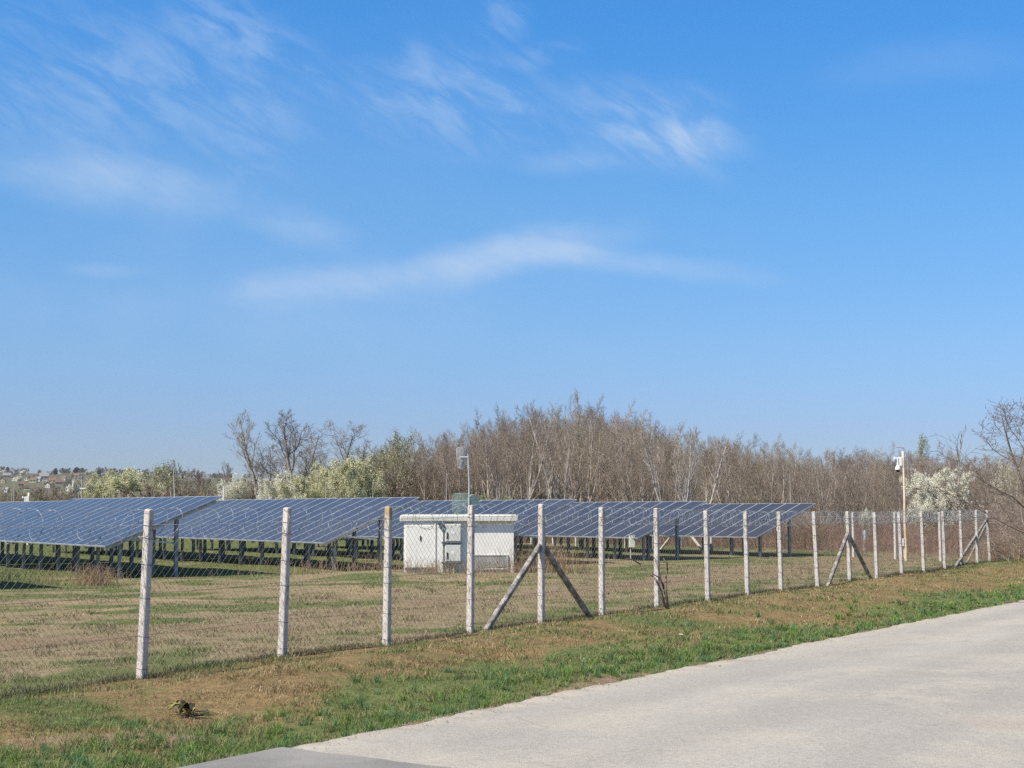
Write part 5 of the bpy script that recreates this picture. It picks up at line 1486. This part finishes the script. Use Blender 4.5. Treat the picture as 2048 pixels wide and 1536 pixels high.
    keep = fbm(x, y, 0.9, 2) > 0.33; x, y = x[keep], y[keep]; n = len(x)
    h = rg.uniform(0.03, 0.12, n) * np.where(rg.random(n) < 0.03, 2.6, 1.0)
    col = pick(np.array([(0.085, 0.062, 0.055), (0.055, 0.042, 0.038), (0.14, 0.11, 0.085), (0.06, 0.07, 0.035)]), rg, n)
    blades('dead_growth_shadow', x, y, h, 0.0022 * np.maximum(1, y / 14), col, 0.7, 13, 'dead grey brown growth along the foot of the fence', 'weeds')
    # green grass under and between the solar tables, and beyond
    x, y, rg = scatter(200000, 3, y0=36, y1=112, pw=1.0, xk=0.36)
    g, d, ye = masks(x, y); df = dist_fence(x, y)
    ok = (df > 6.0) & (rg.random(len(x)) < g * (0.3 + 0.9 * sst(fbm(x, y, 1.2, 2), 0.35, 0.6)))
    x, y = x[ok], y[ok]; n = len(x)
    h = 0.035 * rg.uniform(0.5, 1.5, n); col = pick_clump(GREENS * np.array([0.95, 1.05, 0.9]), x, y, 1.6, 11, rg) * tone(x, y, 2.2, 12, 0.6, 1.2); dry = rg.random(n) < 0.08 + 0.4 * sst(clump(x, y, 1.3, 13), 0.5, 0.7); col[dry] = pick(STRAWS, rg, int(dry.sum()))
    blades('field_grass', x, y, h, 0.0028 * np.maximum(1, y / 16), col, 0.7, 14, 'green grass between and beneath the solar tables', 'grass')
build_grass()

def stems(name, x, y, h, r, cols, seed, label, cat, branch=2, bend=0.25):
    rg = np.random.default_rng(seed); n = len(x); z = ground_z(x, y)
    b = np.stack([x, y, z - 0.03], 1); dx = rg.normal(0, bend, (n, 2)) * h[:, None]
    m = b + np.column_stack([dx * 0.4, h * 0.55]); t = b + np.column_stack([dx, h])
    P0 = [b, m]; P1 = [m, t]; R0 = [r, r * 0.8]; R1 = [r * 0.8, r * 0.4]; cc = [cols, cols]
    for k in range(branch):
        f = rg.uniform(0.3, 0.9, (n, 1)); s = np.where(f < 0.55, b + (m - b) * f / 0.55, m + (t - m) * (f - 0.55) / 0.45)
        e = s + np.column_stack([rg.normal(0, 0.22, (n, 2)) * h[:, None], h * rg.uniform(0.1, 0.35, n)])
        P0.append(s); P1.append(e); R0.append(r * 0.6); R1.append(r * 0.3); cc.append(cols)
    mb = MB(); mb.prisms(np.concatenate(P0), np.concatenate(P1), np.concatenate(R0), np.concatenate(R1), 3)
    o = mb.build(name, M['grass_dry'], colors=np.repeat(np.concatenate(cc), 6, 0)); tag(o, label, cat, kind='stuff')
    return o
M['grass_dry'] = tinted('dry stems', 0.9)
REDS = np.array([(0.29, 0.165, 0.145), (0.21, 0.115, 0.105), (0.36, 0.22, 0.195), (0.19, 0.12, 0.10), (0.33, 0.24, 0.15), (0.20, 0.17, 0.08)])
def build_gravel():
    rg = np.random.default_rng(41); n = 5000
    s_ = -2 + 42 * rg.random(n) ** 1.6; off = np.abs(rg.normal(0, 0.16, n)) * np.where(rg.random(n) < 0.35, -1.4, 1.0) + 0.03
    x = ROAD_O[0] + ROAD_D[0] * s_ + ROAD_N[0] * off; y = ROAD_O[1] + ROAD_D[1] * s_ + ROAD_N[1] * off
    k = (fbm(x, y, 1.3, 2) > 0.42) | (rg.random(n) < 0.25); x, y, off = x[k], y[k], off[k]; n = len(x)
    z = np.where(off < 0.0, ROAD_Z + 0.006 + 0.012 * np.clip(-off, 0, 0.4), ground_z(x, y)) + 0.002
    r = rg.uniform(0.003, 0.008, n) * np.where(rg.random(n) < 0.05, 1.8, 1.0)
    oc = np.array([(1, 0, 0), (0, 1, 0), (-1, 0, 0), (0, -1, 0), (0, 0, 0.8), (0, 0, -0.5)], float)
    V = np.stack([x, y, z], 1)[:, None] + oc[None] * r[:, None, None] * rg.uniform(0.7, 1.3, (n, 6, 1))
    F = np.array([(0, 1, 4), (1, 2, 4), (2, 3, 4), (3, 0, 4), (1, 0, 5), (2, 1, 5), (3, 2, 5), (0, 3, 5)])
    mb = MB(); mb.add(V.reshape(-1, 3), None, (F[None] + (np.arange(n) * 6)[:, None, None]).reshape(-1, 3))
    col = pick(np.array([(0.30, 0.265, 0.225), (0.24, 0.21, 0.175), (0.34, 0.30, 0.25), (0.20, 0.165, 0.135)]), rg, n)
    o = mb.build('gravel', M['grass_dry'], colors=np.repeat(col, 6, 0)); tag(o, 'loose grit along the crumbling road edge', 'gravel', kind='stuff')
build_gravel()
def build_undergrowth():
    # reddish brush just beyond the back fence
    rg = np.random.default_rng(31); n = 20000
    s = rg.uniform(-6, 42, n); off = -rg.random(n) ** 0.8 * 22 - 3.0
    nb_ = np.array([-BACK_D[1], BACK_D[0]])
    x = CORNER[0] + BACK_D[0] * s + nb_[0] * off; y = CORNER[1] + BACK_D[1] * s + nb_[1] * off
    keep = (np.abs(x / y) < 0.40) & (x / y > -0.05); x, y, off = x[keep], y[keep], off[keep]; n = len(x)
    h = rg.uniform(0.7, 1.7, n) * (0.6 + 0.8 * fbm(x, y, 0.3, 2)) * (0.35 + 0.65 * sst(-off, 3.0, 10.0))
    stems('undergrowth', x, y, h, rg.uniform(0.006, 0.011, n), pick(REDS, rg, n), 5, 'reddish brown brambles and dry stems behind the back fence', 'undergrowth', 3)
    # mixed brush in front of the wood, further along
    rg = np.random.default_rng(32); n = 16000
    px = rg.uniform(690, 1640, n); y = 122 - (px - 720) / 1400 * 46 + rg.uniform(-14, 4, n); x = (px - 1024) / 3000 * y
    keep = ((x - CORNER[0]) * -BACK_D[1] + (y - CORNER[1]) * BACK_D[0]) < -1.0
    x, y = x[keep], y[keep]; n = len(x)
    stems('undergrowth', x, y, rg.uniform(0.6, 1.8, n), rg.uniform(0.008, 0.014, n), pick(REDS * np.array([0.95, 1.05, 0.95]), rg, n), 6, 'olive brown undergrowth in front of the wood', 'undergrowth', 3)
    # weeds on the bank before the tables and around the kiosk
    rg = np.random.default_rng(33)
    xs, ys, hs = [], [], []
    for cx, cy, sx, sy, k, hh in ((-4.6, 46.6, 2.3, 0.5, 260, 0.42), (-1.6, 49.3, 2.2, 0.35, 260, 0.34), (1.0, 49.8, 1.0, 0.5, 260, 0.6), (-11.6, 42.0, 0.35, 0.35, 260, 0.42), (-14.0, 42.3, 1.2, 0.4, 120, 0.45), (0.9, 52, 0.7, 0.9, 200, 0.8), (8.7, 49.0, 0.9, 0.5, 130, 0.25), (19.6, 60.5, 0.9, 0.5, 120, 0.5)):
        xs.append(rg.normal(cx, sx, k)); ys.append(rg.normal(cy, sy, k)); hs.append(hh * rg.uniform(0.4, 1.5, k))
    x, y, h = map(np.concatenate, (xs, ys, hs)); n = len(x)
    stems('dead_weeds', x, y, h, np.full(n, 0.006), pick(np.array([(0.33, 0.22, 0.13), (0.25, 0.16, 0.10), (0.40, 0.29, 0.18), (0.18, 0.12, 0.09)]), rg, n), 7, 'tall dry weed stalks on the bank before the solar tables', 'weeds', 2)
    # a few thin stalks standing out on the verge
    x = np.array([P(1738, 1200, 36).x, -5.3, 3.9, 6.4]); y = np.array([36.0, 16.6, 31.5, 35.2])
    stems('dead_weeds', x, y, np.array([0.55, 0.35, 0.4, 0.45]), np.full(4, 0.004), np.tile([(0.42, 0.33, 0.20)], (4, 1)), 8, 'lone straw stalks standing on the verge', 'weeds', 2, 0.08)
build_undergrowth()

# ------------------------------------------------------------------ single plants and litter on the verge
def sapling():
    p = on_plane(1337, 1240, 0.08); Y = p.y; z = gz(p.x, Y)
    root = empty('sapling', (p.x, Y, z)); tag(root, 'bare sapling with long arching stems before the seventh fence post', 'sapling')
    def path(pix):
        out = []
        for k, (a, b) in enumerate(pix):
            q = P(a, b, Y + 0.12 * math.sin(k * 1.7)); out.append((q.x - p.x, q.y - Y, q.z - z))
        o = np.array(out); f = np.linspace(0, len(o) - 1, len(o) * 4)
        return np.stack([np.interp(f, np.arange(len(o)), o[:, i]) for i in range(3)], 1)
    def st(pix, r0, r1, nm='stem'):
        r0 *= 1.6; r1 *= 1.6; pts = path(pix); m = MB(); m.line(pts, np.linspace(r0, r1, len(pts)), 6)
        rg = np.random.default_rng(len(pts))
        for k in range(3, len(pts) - 1, 2):
            d = rg.normal(0, 0.03, 3); m.line([pts[k], pts[k] + d], [0.004, 0.002], 4)
        m.build(nm, M['bark_near'], root)
    st([(1337, 1244), (1336, 1225), (1334, 1205), (1332, 1180), (1331, 1160), (1335, 1140), (1334, 1126), (1326, 1116)], 0.02, 0.006)
    st([(1335, 1236), (1330, 1212), (1322, 1180), (1312, 1160), (1296, 1143), (1280, 1128), (1264, 1118), (1250, 1117)], 0.015, 0.006)
    st([(1334, 1210), (1328, 1180), (1322, 1160), (1316, 1135), (1310, 1118), (1303, 1108)], 0.012, 0.004)
    st([(1332, 1190), (1328, 1172), (1318, 1155), (1304, 1147), (1290, 1146)], 0.011, 0.004)
    st([(1336, 1232), (1333, 1220), (1326, 1204), (1320, 1192)], 0.010, 0.004)
sapling()
def withered_plant():
    p = on_plane(378, 1440, 0.10); z = gz(p.x, p.y)
    root = empty('withered_plant', (p.x, p.y, z)); root.scale = (1.12, 1.12, 1.12); tag(root, 'withered broad leaved plant with yellow and blackened leaves on the brown verge', 'plant')
    rg = random.Random(3)
    def leaf(az, L, w, rise, droop, mat, nm):
        m = MB(); d = Vector((math.cos(az), math.sin(az), 0)); s = Vector((-d.y, d.x, 0)); V = []; n = 6
        for k in range(n + 1):
            f = k / n; c = d * (L * f) + Vector((0, 0, 0.02 + rise * math.sin(f * 2.2) - droop * f * f))
            ww = w * math.sin(PI * min(0.08 + 0.9 * f, 1)) * 0.5; cup = 0.35 * ww
            V += [c - s * ww + Vector((0, 0, cup)), c, c + s * ww + Vector((0, 0, cup))]
        Q = []
        for k in range(n):
            for j in range(2): a = k * 3 + j; Q.append((a, a + 1, a + 4, a + 3))
        m.add([tuple(v) for v in V], Q); m.build(nm, mat, root)
    dark = mat_noise('blackened leaf', (0.018, 0.02, 0.012), (0.05, 0.05, 0.025), 12, 0.8)
    yel = mat_noise('yellowed leaf', (0.42, 0.29, 0.07), (0.34, 0.20, 0.06), 15, 0.7)
    lime = mat_noise('yellow green leaf', (0.30, 0.31, 0.07), (0.22, 0.25, 0.06), 15, 0.7)
    for k in range(9): leaf(rg.uniform(0, 6.28), rg.uniform(0.10, 0.20), rg.uniform(0.035, 0.07), rg.uniform(0.05, 0.13), 0.04, dark, 'leaf')
    leaf(R(-120), 0.11, 0.10, 0.04, 0.02, yel, 'leaf'); leaf(R(-70), 0.12, 0.09, 0.06, 0.02, yel, 'leaf'); leaf(R(-20), 0.20, 0.05, 0.04, 0.03, dark, 'leaf')
    for k in range(6): leaf(R(110 + k * 22), rg.uniform(0.16, 0.26), 0.04, rg.uniform(0.07, 0.12), 0.02, lime, 'leaf')
withered_plant()
def bent_twig():
    p = on_plane(1012, 1272, 0.06); z = gz(p.x, p.y); s = p.y / 3000
    m = MB(); m.line([(-14 * s, 0.02, 0.0), (0, 0, 20 * s * 0.8), (9 * s, -0.03, 0.0)], 0.007, 5)
    m.line([(0, 0, 20 * s * 0.8), (3 * s, 0.02, 22 * s * 0.8)], [0.006, 0.003], 5)
    o = m.build('bent_twig', M['bark_near']); o.location = (p.x, p.y, z); tag(o, 'small bent brown twig poking from the verge near the braced post', 'twig')
bent_twig()
def litter():
    p = on_plane(1362, 1288, 0.15); z = gz(p.x, p.y)
    m = MB(); n = 8; V = []
    for k in range(n):
        for j in range(3): V.append((0.06 * (k / n - 0.5), 0.03 * (j - 1), 0.05 + 0.008 * math.sin(k * 1.9 + j * 2.2)))
    V = np.array(V); V2 = V + np.array([0, 0, 0.002])
    Q = [(k * 3 + j, k * 3 + j + 1, k * 3 + j + 4, k * 3 + j + 3) for k in range(n - 1) for j in range(2)]
    m.add(V, Q); m.add(V2, [q[::-1] for q in Q])
    o = m.build('litter_scrap', M['white_paint']); o.location = (p.x, p.y, z); tag(o, 'crumpled white scrap lying in the green verge grass', 'litter')
    p = on_plane(2030, 1209, ROAD_Z); m = MB(); m.line([(-0.22, 0, 0.014), (-0.05, 0.03, 0.02), (0.18, -0.02, 0.014)], [0.010, 0.012, 0.006], 5)
    m.line([(-0.05, 0.03, 0.02), (0.0, 0.12, 0.018)], 0.006, 5)
    o = m.build('fallen_stick', M['bark_near']); o.location = (p.x, p.y, ROAD_Z + 0.03); tag(o, 'short dark stick lying on the pale road', 'stick')
litter()

# ------------------------------------------------------------------ haze
def build_haze():
    m = bpy.data.materials.new('thin air haze'); m.use_nodes = True; t = NT(m.node_tree); t.n.clear()
    v = t.new('ShaderNodeVolumePrincipled'); v.inputs['Density'].default_value = HAZE; v.inputs['Color'].default_value = (0.90, 0.94, 1.0, 1); v.inputs['Anisotropy'].default_value = 0.0
    o = t.new('ShaderNodeOutputMaterial'); t.l.new(v.outputs[0], o.inputs['Volume'])
    mb = MB(); mb.box((-3300, -400, -8), (3300, 4800, 90))
    ob = mb.build('haze', m); tag(ob, 'thin spring haze over the fields', 'haze', kind='stuff')
HAZE = 0.00005
if HAZE > 0: build_haze()
